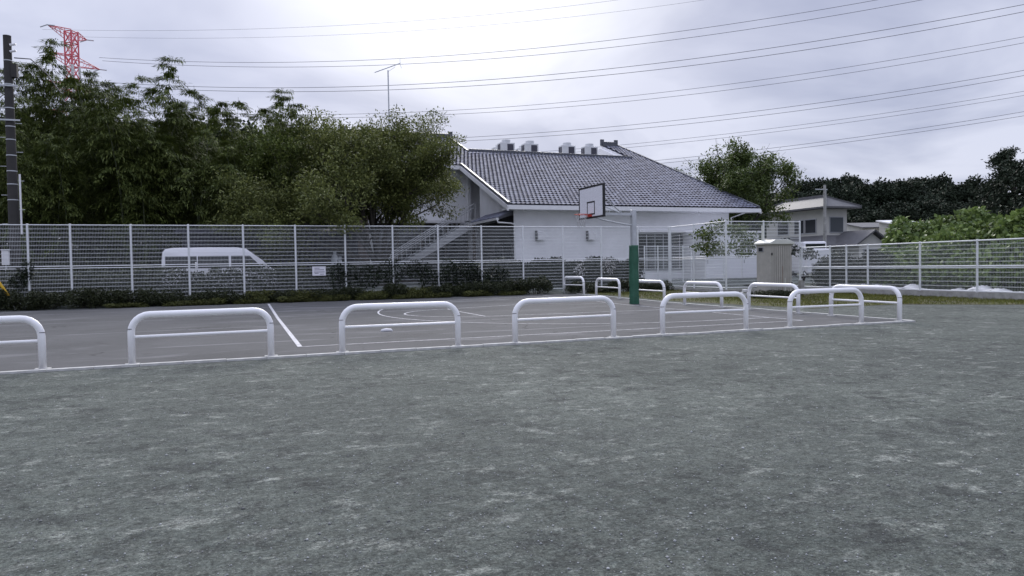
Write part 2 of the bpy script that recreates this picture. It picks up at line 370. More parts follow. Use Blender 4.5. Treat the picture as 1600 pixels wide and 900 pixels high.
# kerb stones along the asphalt
kerb = thing('kerb', None, None); kerb['kind'] = 'structure'
kb = MB().box(0, 0.592, -0.055, 0.055, -0.1, 0.035).mesh('kerb_block', 'kerb_concrete')
rnd = random.Random(4)
x = ASIDE + 0.05
while x > -14:
    o = obj('kerb_block', kb, kerb); o.location = (x - 0.596, BF - 0.06 + rnd.uniform(-.004, .004), rnd.uniform(-.006, .006)); x -= 0.6
y = BF + 0.02
while y < 29.4:
    o = obj('kerb_block', kb, kerb); o.rotation_euler = (0, 0, R(90)); o.location = (ASIDE + 0.06, y, zg(0, y) + rnd.uniform(-.006, .004)); y += 0.6

# painted lines
lines = thing('court_markings', None, None); lines['kind'] = 'structure'
def strip(pts, w, name='painted_line', closed=False):
    pts = [Vector((p[0], p[1], 0)) for p in pts]; n = len(pts); V = []; Fs = []
    for i, p in enumerate(pts):
        a = pts[(i - 1) % n] if closed else pts[max(i - 1, 0)]; b = pts[(i + 1) % n] if closed else pts[min(i + 1, n - 1)]
        d = (b - a).normalized(); q = Vector((-d.y, d.x, 0)) * w / 2
        for r_ in (p - q, p + q): V.append((r_.x, r_.y, zg(r_.x, r_.y) + 0.013))
    for i in range(n if closed else n - 1):
        j = (i + 1) % n; Fs.append((2 * i, 2 * j, 2 * j + 1, 2 * i + 1))
    m = bpy.data.meshes.new(name); m.from_pydata(V, [], Fs); m.materials.append(MATS['line_paint']); return obj(name, m, lines)
def seg(p, q, n=14): return [(p[0] + (q[0] - p[0]) * i / n, p[1] + (q[1] - p[1]) * i / n) for i in range(n + 1)]
LW = 0.055; BL = 12.28; CB = 21.4
p0, p1 = G(469, 543), G(419, 478)
strip(seg((p0.x, 13.5), (p1.x, 29.3), 30), 0.085)
strip(seg((p0.x - .04, 13.47), (BL, 13.42)), LW)
strip(seg((BL, 13.42), (BL, 29.2), 30), LW)
strip(seg((6.3, 19.1), (6.25, 23.0)), LW)
strip(seg((6.3, 19.1), (BL, 18.75)), LW)
strip(seg((6.25, 23.0), (BL, 24.75)), LW)
strip([(6.3 + 1.82 * math.cos(t), 21.15 + 1.82 * math.sin(t)) for t in [R(90 + 5 * k) for k in range(37)]], LW)
strip([(10.65 + 6.85 * math.cos(t), CB + 6.85 * math.sin(t)) for t in [R(90 + 4 * k) for k in range(46)]], LW)
strip(seg((10.65, CB - 6.85), (BL, CB - 6.85), 3), LW); strip(seg((10.65, CB + 6.85), (BL, CB + 6.85), 3), LW)

# ------------------------------------------------------------------ hoop barriers
def hoop_proto():
    w, h, r, rb = 1.0, 0.80, 0.052, 0.26
    path = [(-w, 0, 0), (-w, 0, h - rb - r)]
    path += [(-w + rb - rb * math.cos(t), 0, h - rb - r + rb * math.sin(t)) for t in [R(15 * k) for k in range(1, 7)]]
    path += [(-p[0], 0, p[2]) for p in reversed(path)]
    root = thing('hoop_barrier', 'x', 'barrier')
    MB().tube(path, r, 14).build('hoop_frame', 'white_paint', root, smooth=True)
    MB().tube([(-w + 0.03, 0, 0.415), (w - 0.03, 0, 0.415)], 0.024, 10).build('crossbar', 'white_paint', root, smooth=40)
    ring = MB().tube([(0, 0, 0.535), (0, 0, 0.545)], r + 0.002, 14).mesh('joint_ring', 'joint_dark')
    plate = MB().box(-0.10, 0.10, -0.06, 0.06, -0.02, 0.014).mesh('base_plate', 'kerb_concrete')
    for s in (-w, w):
        obj('joint_ring', ring, root).location = (s, 0, 0)
        obj('base_plate', plate, root).location = (s, 0, 0)
    return root
hr_ = random.Random(17); hp = hoop_proto(); first = [True]
ORD = ['first', 'second', 'third', 'fourth', 'fifth', 'sixth']
def put_hoop(pa, pb, label, group):
    h = hp if first[0] else copy_tree(hp); first[0] = False
    m = (pa + pb) / 2; d = pb - pa
    h.location = (m.x, m.y, zg(m.x, m.y) + 0.01); h.rotation_euler = (R(hr_.uniform(-.9, .9)), R(hr_.uniform(-.35, .35)), math.atan2(d.y, d.x) + R(hr_.uniform(-.8, .8)))
    tag(h, label, 'barrier', group)
front = [(67, 578, -1), (205, 422), (535, 714), (806, 957), (1036, 1165), (1234, 1346)]
FB = 12.20
for k, f_ in enumerate(reversed(front)):
    if len(f_) == 3:
        q = G(f_[0], f_[1]); pb = Vector((q.x, FB, 0)); pa = pb - Vector((2.0, 0, 0))
    else:
        m = (PB(f_[0], 500, FB).x + PB(f_[1], 500, FB).x) / 2; pa = Vector((m - 1, FB, 0)); pb = Vector((m + 1, FB, 0))
    put_hoop(pa, pb, 'white steel hoop barrier on the long gravel-side kerb, %s from the court corner' % ORD[k], 'hoop barriers along the gravel-side kerb')
SA = 13.85
def sy(px): return PA(px, 480, SA).y
sm = [(1298 + 1406) / 2, None, (1069 + 1129) / 2, None, (932 + 968) / 2, (883 + 912) / 2]
yA = 0.5 * (sy(1298) + sy(1406)); yC = 0.5 * (sy(1069) + sy(1129)); yE = 0.5 * (sy(932) + sy(968)); yF = 0.5 * (sy(883) + sy(912))
yB = 0.5 * (sy(1171) + sy(1246))
for k, yc in enumerate([yA, yB, yC, 0.5 * (yC + yE), yE, yF]):
    put_hoop(Vector((SA, yc + 1, 0)), Vector((SA, yc - 1, 0)), 'white steel hoop barrier on the side kerb behind the goal, %s from court corner' % ORD[k], 'hoop barriers along the short side kerb')

# ------------------------------------------------------------------ basketball goal
GB = 22.0; gp = PA(990, 476, 12.75); GB = gp.y - 0.05
goal = thing('basketball_goal', 'basketball goal with white backboard, red rim and green padded post', 'basketball goal', (12.75, GB, 0.01))
MB().box(-0.085, 0.085, -0.085, 0.085, 0, 3.28).build('pole', 'galv', goal, bevel=0.015)
# wrinkled pad
pad = MB(); N = 20; rngp = random.Random(2); ring_n = 24; PV = []
zs = [i / 40 * 2.05 for i in range(41)]
for z in zs:
    wob = 0.014 * math.sin(z * 55) * max(0, 1 - z / 0.75) + 0.006 * math.sin(z * 9)
    for k in range(ring_n):
        t = 2 * math.pi * k / ring_n; c, s = math.cos(t), math.sin(t)
        q = 0.135 / (abs(c) ** 6 + abs(s) ** 6) ** (1 / 6) + wob + (0.008 * math.sin(k * 2.1 + z * 30) if z < 0.7 else 0)
        PV.append((c * q, s * q, z))
PF = [(j * ring_n + k, j * ring_n + (k + 1) % ring_n, (j + 1) * ring_n + (k + 1) % ring_n, (j + 1) * ring_n + k) for j in range(40) for k in range(ring_n)]
PF.append(tuple(range(40 * ring_n, 41 * ring_n)))
pad.add(PV, PF).build('pole_pad', 'green_pad', goal, smooth=True)
BX = -1.62; RZ = 3.10
MB().bar((-0.05, 0, 3.13), (BX + 0.08, 0, 3.13), 0.09, 0.09).build('arm', 'galv', goal)
MB().tube([(-0.05, 0, 2.74), (-0.6, 0, 2.82), (-1.2, 0, 2.93), (BX + 0.06, 0, 3.04)], 0.028, 8).build('lower_brace', 'galv', goal)
for s in (-1, 1):
    MB().tube([(-0.45, 0, 3.16), (BX + 0.06, s * 0.62, 3.72)], 0.02, 8).build('strut', 'galv', goal)
bb = MB().box(BX - 0.02, BX + 0.02, -0.9, 0.9, 3.0, 4.05).build('backboard', 'board_white', goal)
fr = MB()
for (y0, y1, z0, z1) in ((-0.92, 0.92, 2.975, 3.035), (-0.92, 0.92, 4.015, 4.075), (-0.92, -0.86, 3.035, 4.015), (0.86, 0.92, 3.035, 4.015)):
    fr.box(BX - 0.026, BX + 0.05, y0, y1, z0, z1)
fr.build('board_edge', 'black_paint', bb)
sq = MB()
for (y0, y1, z0, z1) in ((-0.295, 0.295, 3.09, 3.14), (-0.295, 0.295, 3.50, 3.55), (-0.295, -0.245, 3.14, 3.50), (0.245, 0.295, 3.14, 3.50)):
    sq.box(BX - 0.024, BX - 0.0195, y0, y1, z0, z1)
sq.build('target_square', 'black_paint', bb)
rx = BX - 0.39
rim = MB().tube([(rx + 0.228 * math.cos(t), 0.228 * math.sin(t), RZ) for t in [R(10 * k) for k in range(37)]], 0.011, 8, False)
rim.box(BX - 0.17, BX - 0.026, -0.07, 0.07, RZ - 0.07, RZ + 0.005)
rim.tube([(rx + 0.2, 0.12, RZ), (BX - 0.03, 0.14, RZ - 0.08)], 0.009, 6).tube([(rx + 0.2, -0.12, RZ), (BX - 0.03, -0.14, RZ - 0.08)], 0.009, 6)
rimo = rim.build('rim', 'rim_red', goal, smooth=40)
net = MB(); nn = 12
def npt(j, k):
    r_ = [0.225, 0.175, 0.15, 0.135, 0.125][j]; t = 2 * math.pi * (k + 0.5 * (j % 2)) / nn
    return (rx + r_ * math.cos(t), r_ * math.sin(t), RZ - 0.01 - 0.1 * j)
for j in range(4):
    for k in range(nn):
        for dk in ((0, -1) if j % 2 == 0 else (0, 1)):
            net.tube([npt(j, k), npt(j + 1, k + dk)], 0.0045, 3, False)
net.build('net', 'net', rimo)

# ------------------------------------------------------------------ mesh fences
def panel_mesh(w, h, name='mesh_panel', dv=0.05, dh=0.15, rv=0.0025, rh=0.0046):
    b = MB(); nv = int(w / dv)
    for i in range(nv + 1): b.tube([(i * w / nv, 0.004, 0), (i * w / nv, 0.004, h)], rv, 3, False)
    nh = max(2, round(h / dh))
    for j in range(nh + 1):
        z = j * h / nh; b.tube([(0, 0, z), (w, 0, z)], rh if 0 < j < nh else rh * 1.2, 4, False)
        b.tube([(0, -0.008, z + 0.022), (w, -0.008, z + 0.022)], rh * 0.55, 3, False) if 0 < j < nh else None
    return b.mesh(name, 'wire')
PCACHE = {}
def fence(name, label, pts, z0s, tiers, rail=0.018, post_r=0.038, cap=True, back=0.0, mid_rail=None):
    """pts: plan points of posts; tiers: [(z0,z1)] of mesh above the base"""
    root = thing(name, label, 'fence', (pts[0][0], pts[0][1], z0s))
    o0 = Vector((pts[0][0], pts[0][1], 0)); top = max(t[1] for t in tiers)
    pm = MB().tube([(0, 0, -0.05), (0, 0, top + 0.03)], post_r, 10).tube([(0, 0, top + 0.03), (0, 0, top + 0.045)], [post_r * 1.15, post_r * 0.6], 10).mesh('post', 'fence_paint')
    for p in pts: obj('post', pm, root).location = Vector((p[0], p[1], 0)) - o0
    for p, q in zip(pts, pts[1:]):
        P, Q = Vector((p[0], p[1], 0)) - o0, Vector((q[0], q[1], 0)) - o0
        d = Q - P; L = d.length; ang = math.atan2(d.y, d.x)
        for (a, b) in tiers:
            k = (round(L, 2), round(b - a, 2))
            if k not in PCACHE: PCACHE[k] = panel_mesh(L - 0.03, b - a)
            o = obj('mesh_panel', PCACHE[k], root); o.location = P + d.normalized() * 0.015 + Vector((0, 0, a)); o.rotation_euler = (0, 0, ang)
            for z in (a, b):
                k2 = ('rail', round(L, 2))
                if k2 not in PCACHE: PCACHE[k2] = MB().tube([(0.02, -0.012, 0), (L - 0.02, -0.012, 0)], rail, 6).mesh('rail', 'fence_paint')
                o = obj('rail', PCACHE[k2], root); o.location = P + Vector((0, 0, z)); o.rotation_euler = (0, 0, ang)
    return root
FBK = 30.7
# posts of the tall back fence, 2 m apart; one narrower bay near the utility pole
px_posts = [110, 206, 295, 382, 464, 541, 615, 686, 752, 816, 877, 939]
fx = [PB(p, 400, FBK).x for p in px_posts]; x0 = float(np.mean([f_ - 2 * i for i, f_ in enumerate(fx)]))
xs = [x0 - 1.35 - 2 * k for k in range(4, 0, -1)] + [x0 - 1.35] + [x0 + 2 * i for i in range(14)]
SIDE = 19.75
xs = [v for v in xs if v < SIDE - 0.8] + [SIDE]
fence('tall_mesh_fence', 'tall white two-tier wire mesh fence behind the low hedge at the back of the court', [(v, FBK) for v in xs], 0.22, [(0.10, 1.38), (1.46, 2.98)])
CY = 26.2; LA = 23.8
fence('side_mesh_fence', 'tall white two-tier mesh fence turning the corner behind the beige cabin', [(SIDE, FBK - 0.12), (SIDE, 28.6), (SIDE, 26.2 + 0.9), (SIDE, 26.2)][:2] + [(SIDE, 28.0 - 1.8 * k) for k in range(1, 2)] + [(SIDE + 2.02, CY), (LA, CY)], 0.22, [(0.08, 1.38), (1.46, 2.98)])
lp = [CY - 0.12] + [PA(p, 420, LA).y for p in (1297, 1322.5, 1356, 1437.5, 1527)]; lp += [lp[-1] - 2.2, lp[-1] - 4.4]
fence('low_mesh_fence', 'lower white wire mesh fence on a concrete base in front of green vines', [(LA, v) for v in lp], 0.22, [(0.04, 0.86), (0.92, 1.80)], rail=0.026)
fence('inner_mesh_fence', 'white mesh enclosure fence between the tall fence and the hall windows', [(PB(p, 400, 33).x, 33) for p in (1007, 1028, 1067, 1080, 1131)], 0.36, [(0.05, 1.2), (1.26, 1.95)], rail=0.016, post_r=0.03)
# concrete base wall
bw = thing('fence_base_wall', 'low grey concrete wall under the mesh fences beside the grass', 'wall', (LA, CY, 0))
for (a0, a1, b0, b1) in ((SIDE - .08 - LA, SIDE + .08 - LA, 0.0, FBK - CY - .1), (SIDE - .08 - LA, -.08, -.16, -.005), (-.08, .08, lp[-1] - CY, 0.0)):
    MB().box(a0, a1, b0, b1, -0.1, 0.225).build('wall_section', 'concrete', bw)
# sign on the tall fence
sc_ = PB(498.5, 423.5, FBK - 0.07)
sg = thing('notice_sign', 'small white rectangular notice board hung on the tall mesh fence', 'sign', sc_)
MB().box(-0.27, 0.27, -0.008, 0.008, -0.19, 0.19).build('board', 'sign_white', sg)
for (x0_, x1_, z) in ((-.18, .02, .12), (-.18, .2, .05), (-.2, .22, -.04), (-.18, -.02, -.09), (.04, .2, -.13)):
    MB().box(x0_, x1_, -0.0105, -0.0075, z - 0.011, z + 0.011).build('text_line', 'ink', sg)

# ------------------------------------------------------------------ the tiled hall
E0, ZE, SL = 36.6, 4.75, 0.375
RIDGE = 54.3; WELL = 49.6; UPE = 45.5; AL, AR = 13.45, 30.1; WL, WR = 15.3, 28.6; WA0 = 7.2
def zr(b): return ZE + SL * (b - E0) if b <= RIDGE else ZE + SL * (2 * RIDGE - E0 - b)
hall = thing('tiled_hall', 'white community hall with large grey tiled roof and blank side wall', 'building', (21, 37.5, 0.45))
HO = Vector((21, 37.5, 0.45))
def hpart(mb, name, material, parent=None, **k):
    mb.v = [(v[0] - HO.x, v[1] - HO.y, v[2] - HO.z) for v in mb.v]; return mb.build(name, material, parent or hall, **k)
# tiles
cosS = 1 / math.hypot(1, SL); nrm = np.array([0, -SL, 1]) * cosS; slp = np.array([0, 1, SL]) * cosS
TWD, TRW = 0.27, 0.235 * 2
prof_u = np.array([0, 0.16, 0.36, 0.58, 0.78, 0.9, 1.0]); prof_h = np.array([0.018, -0.003, -0.014, 0.0, 0.03, 0.042, 0.026])
V = []; Fq = []
nrow = int((RIDGE - E0) / cosS / TRW) + 1
def in_roof(a, b):
    if AL <= a <= AR and E0 <= b <= WELL: return True
    if WA0 <= a < AL and UPE <= b <= WELL: return True
    if WA0 <= a <= WL and WELL < b <= RIDGE: return True
    return WR <= a <= AR and WELL < b <= RIDGE
rs0 = np.random.RandomState(1)
for r_ in range(nrow):
    s0 = r_ * TRW; b0 = E0 + s0 * cosS
    a = WA0 + (TWD / 2 if r_ % 2 else 0)
    while a < AR - .1:
        if in_roof(a + TWD / 2, b0 + TRW * cosS / 2):
            j = rs0.uniform(-0.006, 0.006, 3)
            base = np.array([a, E0, ZE]) + slp * (s0 - 0.03)
            row0 = [base + np.array([u * TWD, 0, 0]) + nrm * (h + 0.075 + j[0]) + slp * (0.018 * math.sin(u * 6.28)) for u, h in zip(prof_u, prof_h)]
            row1 = [base + np.array([u * TWD, 0, 0]) + nrm * (h + 0.012) + slp * (TRW + 0.05) for u, h in zip(prof_u, prof_h)]
            k = len(V); V += row0 + row1; m = len(prof_u)
            for i in range(m - 1):
                Fq.append((k + i, k + i + 1, k + m + i + 1, k + m + i))
        a += TWD
tm = np_mesh('roof_tiles', np.array(V) - np.array(HO), np.array(Fq), 'tile')
# roof slabs (under the tiles)
def slab(a0, a1, b0, b1, th=0.16, dz=-0.02):
    z0, z1 = zr(b0) + dz, zr(b1) + dz
    return MB().add([(a0,b0,z0-th),(a1,b0,z0-th),(a1,b1,z1-th),(a0,b1,z1-th),(a0,b0,z0),(a1,b0,z0),(a1,b1,z1),(a0,b1,z1)],
                    [(3,2,1,0),(4,5,6,7),(0,1,5,4),(1,2,6,5),(2,3,7,6),(3,0,4,7)])
roof = hpart(slab(AL, AR, E0, WELL), 'roof', 'roof_underlay')
t_ = obj('roof_tiles', tm, roof); t_['kind'] = 'stuff'
hpart(slab(WA0, AL - .003, UPE, WELL), 'upper_roof', 'roof_underlay')
hpart(slab(WA0, WL, WELL + .003, RIDGE), 'upper_roof', 'roof_underlay'); hpart(slab(WR, AR, WELL + .003, RIDGE), 'upper_roof', 'roof_underlay')
hpart(slab(WA0, WL, RIDGE + .003, 72), 'rear_roof', 'house_roof'); hpart(slab(WR, AR, RIDGE + .003, 72), 'rear_roof', 'house_roof')
hpart(slab(WL + .003, WR - .003, 59, 72), 'rear_roof', 'house_roof')
hpart(MB().box(WL, WR, WELL + .05, 59, 9.02, 9.16), 'roof_well_floor', 'concrete')
# ridge caps with end ornaments
def cap(p0, p1, name='ridge_cap', k=1.0, orn=(True, True)):
    p0, p1 = Vector(p0), Vector(p1); b = MB().bar(p0, p1, 0.26 * k, 0.26 * k); b.tube([p0 + Vector((0, 0, .16 * k)), p1 + Vector((0, 0, .16 * k))], 0.11 * k, 8)
    d = (p1 - p0).normalized()
    for q, s, on in ((p0, -1, orn[0]), (p1, 1, orn[1])):
        if on: b.bar(q + d * s * 0.003 + Vector((0, 0, -.1)), q + d * s * 0.003 + Vector((0, 0, .42)), 0.3, 0.16)
    return hpart(b, name, 'ridge_tile', roof)
cap((WA0, RIDGE, zr(RIDGE) + .12), (WL, RIDGE, zr(RIDGE) + .12)); cap((WR - .1, RIDGE, zr(RIDGE) + .12), (AR - 0.3, RIDGE, zr(RIDGE) + .12))
cap((WL, WELL, zr(WELL) + .1), (WR, WELL, zr(WELL) + .06), k=.6, orn=(False, False))
for (a, b0, b1) in ((AL + .06, E0 - .02, UPE), (AR - .06, E0 - .02, RIDGE)):
    b = MB(); b.bar((a, b0, zr(b0) + .07), (a, b1, zr(b1) + .07), 0.14, 0.14); hpart(b, 'verge_cap', 'ridge_tile', roof)
hpart(MB().bar((WL - .05, WELL, zr(WELL) + .08), (WL - .05, RIDGE, zr(RIDGE) + .08), .14, .14), 'verge_cap', 'ridge_tile', roof)
# fascia, barge boards, gutters
hpart(MB().box(AL + 0.0, AR, E0 - 0.13, E0 - 0.012, ZE - 0.27, ZE - 0.035), 'gutter_fascia', 'trim_white')
hpart(MB().box(AL, AR, E0 - 0.008, E0 + 0.9, ZE - 0.25, ZE - 0.19), 'soffit', 'stucco')
def barge(a, b0, b1, w=0.06, h=0.26):
    return MB().add([(a, b0, zr(b0) - .3), (a + w, b0, zr(b0) - .3), (a + w, b1, zr(b1) - .3), (a, b1, zr(b1) - .3),
                     (a, b0, zr(b0) - .04), (a + w, b0, zr(b0) - .04), (a + w, b1, zr(b1) - .04), (a, b1, zr(b1) - .04)],
                    [(3,2,1,0),(4,5,6,7),(0,1,5,4),(1,2,6,5),(2,3,7,6),(3,0,4,7)])
hpart(barge(AL - .063, E0 - .12, UPE + .05), 'barge_board', 'trim_white'); hpart(barge(AR + .003, E0 - .12, RIDGE), 'barge_board', 'trim_white')
hpart(MB().box(WA0, AL - .066, UPE - .1, UPE - .01, zr(UPE) - .3, zr(UPE) - .04), 'gutter_fascia', 'trim_white')
hpart(MB().box(WA0, AL - .066, UPE - .006, UPE + .9, zr(UPE) - .26, zr(UPE) - .2), 'soffit', 'stucco')
# walls
FWB = 37.5; A0, A1 = 14.2, 28.5
hpart(MB().prism([(FWB, 0.4), (FWB + .2, 0.4), (FWB + .2, zr(FWB + .2) - .2), (FWB, zr(FWB) - .2)], 'x', A0, A1), 'front_wall', 'stucco')
hpart(MB().prism([(FWB + .203, 4.45), (43.8, 4.45), (43.8, zr(43.8) - .2), (FWB + .203, zr(FWB + .203) - .2)], 'x', A0, A0 + .2), 'gable_wall', 'stucco')
hpart(MB().prism([(FWB + .203, .4), (71, .4), (71, zr(71) - .2), (RIDGE, zr(RIDGE) - .2), (FWB + .203, zr(FWB + .203) - .2)], 'x', A1 - .2, A1), 'gable_wall', 'stucco')
hpart(MB().box(A0 + .9, A0 + 1.1, FWB + .203, 46.3, .4, 4.44), 'porch_wall', 'house_roof')
hpart(MB().box(A0 + .203, A0 + 1.6, 43.0, 47.6, 4.2, 4.44), 'landing_slab', 'stucco')
hpart(MB().box(A0 + 1.4, A0 + 1.6, 43.8, 46.4, 4.45, 7.0), 'stair_hall_wall', 'glass_grey')
hpart(MB().box(A0 - 6.6, A0 + 1.6, 46.4, 46.6, .4, zr(46.4) - .2), 'wing_wall', 'stucco')
hpart(MB().box(A0 - .1, A0 + .12, 46.05, 46.39, 4.45, zr(46.0) - .3), 'corner_pier', 'stucco')
hpart(MB().box(A0 - 6.6, A0 - 6.4, 46.603, 71, .4, zr(71) - .2), 'wing_end_wall', 'timber')
hpart(MB().box(A0 - 6.397, A1 - .2, 70.8, 71, .4, zr(71) - .25), 'rear_wall', 'stucco')
# upper window of the wing
wc = PB(694, 281, 46.4)
wf = hpart(MB().box(wc.x - .62, wc.x + .42, 46.32, 46.398, wc.z - .55, wc.z + .5), 'window', 'alu')
hpart(MB().box(wc.x - .55, wc.x + .35, 46.30, 46.318, wc.z - .48, wc.z + .43), 'pane', 'glass_dark', wf)
lt = PB(680, 347, 46.4).z
hpart(MB().box(A0 - 6.7, A0 - .15, 45.7, 46.398, lt - .1, lt + .08), 'wing_lintel', 'trim_white')
for k in range(4):
    f_ = hpart(MB().box(A0 - 6.4 + k * 1.6, A0 - 4.84 + k * 1.6, 46.33, 46.398, .5, lt - .103), 'window', 'timber')
    hpart(MB().box(A0 - 6.33 + k * 1.6, A0 - 4.91 + k * 1.6, 46.31, 46.329, .6, lt - .2), 'pane', 'glass_dark', f_)
# lower canopy with tiles and gutter
cn = MB().add([(13.2, 37.55, 4.1), (14.197, 37.55, 4.52), (14.197, 42.7, 4.52), (13.2, 42.7, 4.1), (13.2, 37.55, 3.98), (14.197, 37.55, 4.3), (14.197, 42.7, 4.3), (13.2, 42.7, 3.98)],
              [(0,1,2,3),(7,6,5,4),(0,4,5,1),(1,5,6,2),(2,6,7,3),(3,7,4,0)])
cn = hpart(cn, 'canopy_roof', 'ridge_tile')
y = 37.6; ct = MB()
while y < 42.5:
    ct.tube([(13.18, y, 4.13), (14.19, y, 4.56)], 0.06, 6); y += 0.27
ct = hpart(ct, 'canopy_tiles', 'tile', cn); ct['kind'] = 'stuff'
hpart(MB().box(13.06, 13.195, 37.4, 42.8, 3.95, 4.08), 'canopy_gutter', 'trim_white')
hpart(MB().tube([(13.13, 37.5, 4.0), (13.13, 37.35, 3.82), (13.9, 37.33, 3.78), (14.1, 37.36, 3.7)], .045, 8), 'gutter_pipe', 'trim_white')
hpart(MB().tube([(14.12, 37.40, .4), (14.12, 37.40, 4.5)], .055, 8), 'downpipe', 'trim_white')
hpart(MB().tube([(28.62, 37.42, .4), (28.62, 37.42, 4.2), (29.1, 36.75, 4.45), (29.1, 36.6, 4.55)], .045, 8), 'downpipe', 'trim_white')
hpart(MB().box(13.25, 13.4, 42.3, 42.45, .4, 3.97), 'porch_post', 'timber')
for k in range(3):
    fr_ = hpart(MB().box(15.04, 15.098, 38.6 + 1.7 * k, 40.2 + 1.7 * k, .5, 2.9), 'glass_door', 'alu')
    hpart(MB().box(15.02, 15.038, 38.7 + 1.7 * k, 40.1 + 1.7 * k, .6, 2.8), 'pane', 'glass_grey', fr_)
# vents on the blank wall
for px in (843, 922):
    c = PB(px, 369, FWB)
    vh = MB().prism([(FWB - .28, c.z - .2), (FWB - .001, c.z - .2), (FWB - .001, c.z + .25), (FWB - .28, c.z + .12)], 'x', c.x - .2, c.x + .24)
    v = hpart(vh, 'vent_hood', 'trim_white'); hpart(MB().box(c.x - .27, c.x - .203, FWB - .2, FWB - .001, c.z - .25, c.z + .3), 'hood_flange', 'house_roof', v)
for px in (817, 950, 1090):
    c = PB(px, 326, E0 + .3); hpart(MB().tube([(c.x, E0 + .2, ZE - .36), (c.x, E0 + .2, ZE - .25)], .05, 8), 'gutter_outlet', 'trim_white')
# window band at the right
c0, c1 = PB(996, 361, FWB), PB(1098, 403, FWB)
wn_ = 4; ww = (c1.x - c0.x) / wn_
for k in range(wn_):
    f_ = hpart(MB().box(c0.x + k * ww + .003, c0.x + (k + 1) * ww - .003, FWB - .06, FWB - .002, 1.0, c0.z - .12), 'window', 'alu')
    for s in range(2):
        hpart(MB().box(c0.x + k * ww + .05 + s * ww / 2, c0.x + k * ww + ww / 2 - .03 + s * ww / 2, FWB - .075, FWB - .061, 1.08, c0.z - .2), 'pane', 'glass_dark', f_)
hpart(MB().box(c0.x - .2, c1.x + .3, FWB - .6, FWB - .001, c0.z - .1, c0.z + .02), 'window_canopy', 'trim_white')
# gablet facing left above the roof well
gz = zr(RIDGE)
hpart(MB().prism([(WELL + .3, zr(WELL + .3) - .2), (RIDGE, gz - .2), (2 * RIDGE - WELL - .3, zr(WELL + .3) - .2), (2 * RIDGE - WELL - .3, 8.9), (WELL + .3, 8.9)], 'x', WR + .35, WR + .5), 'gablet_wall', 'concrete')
gb = MB().add([(WR, WELL + .05, zr(WELL) - .32), (WR, RIDGE, gz - .34), (WR, RIDGE, gz - .05), (WR, WELL + .05, zr(WELL) - .03),
               (WR + .08, WELL + .05, zr(WELL) - .32), (WR + .08, RIDGE, gz - .34), (WR + .08, RIDGE, gz - .05), (WR + .08, WELL + .05, zr(WELL) - .03)],
              [(0,1,2,3),(7,6,5,4),(0,4,5,1),(1,5,6,2),(2,6,7,3),(3,7,4,0)])
gb.v = [(v[0] - .083, v[1], v[2]) for v in gb.v]
hpart(gb, 'barge_board', 'trim_white')
gb2 = MB().add([(WR - .083, 2 * RIDGE - v[1], v[2]) if i < 4 else (WR - .003, 2 * RIDGE - v[1], v[2]) for i, v in enumerate([(0, WELL + .05, zr(WELL) - .32), (0, RIDGE + .003, gz - .34), (0, RIDGE + .003, gz - .05), (0, WELL + .05, zr(WELL) - .03)] * 2)],
               [(0,1,2,3),(7,6,5,4),(0,4,5,1),(1,5,6,2),(2,6,7,3),(3,7,4,0)])
hpart(gb2, 'barge_board', 'trim_white')
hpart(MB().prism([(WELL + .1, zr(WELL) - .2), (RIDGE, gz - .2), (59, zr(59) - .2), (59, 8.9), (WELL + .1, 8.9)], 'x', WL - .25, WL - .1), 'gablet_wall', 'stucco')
hpart(MB().box(WL, WR, WELL + .05, WELL + .15, 9.0, zr(WELL) - .2), 'well_wall', 'stucco')

# outside stair
SB0, SB1 = 44.15, 45.5
st = thing('outside_stair', 'pale steel outside stair with railing climbing to the hall upper door', 'staircase', (9.5, 44.8, .5))
SO = Vector((9.5, 44.8, .5))
def spart(mb, name, material, parent=None, **k):
    mb.v = [(v[0] - SO.x, v[1] - SO.y, v[2] - SO.z) for v in mb.v]; return mb.build(name, material, parent or st, **k)
sl0 = PB(630, 403, SB0); sl1 = PB(746, 331, SB0); k_ = (sl1.z - sl0.z) / (sl1.x - sl0.x); a_top = 14.0
zt = 4.44; a_bot = a_top - (zt - .5) / k_
for yb in (SB0, SB1):
    spart(MB().prism([(a_bot, .5), (a_bot + .5, .5), (a_top, zt - .45), (a_top, zt + .12), (a_bot, .62)], 'y', yb, yb + .06), 'stringer', 'stair_steel')
    for off in (1.05, .8):
        spart(MB().tube([(a_bot, yb + .03, .5 + off), (a_top, yb + .03, zt + off)], .03, 6), 'handrail', 'stair_steel')
    nb = 22
    for i in range(nb + 1):
        a = a_bot + (a_top - a_bot) * i / nb; z = .5 + (zt - .5) * i / nb
        spart(MB().tube([(a, yb + .03, z + .1), (a, yb + .03, z + 1.05)], .03 if i % 11 == 0 else .012, 5), 'baluster', 'stair_steel')
nst = 20
for i in range(nst):
    a = a_bot + (a_top - a_bot) * (i + .5) / nst; z = .5 + (zt - .5) * (i + 1) / nst
    spart(MB().box(a - .14, a + .15, SB0 + .063, SB1 - .003, z - .05, z), 'tread', 'stair_steel')

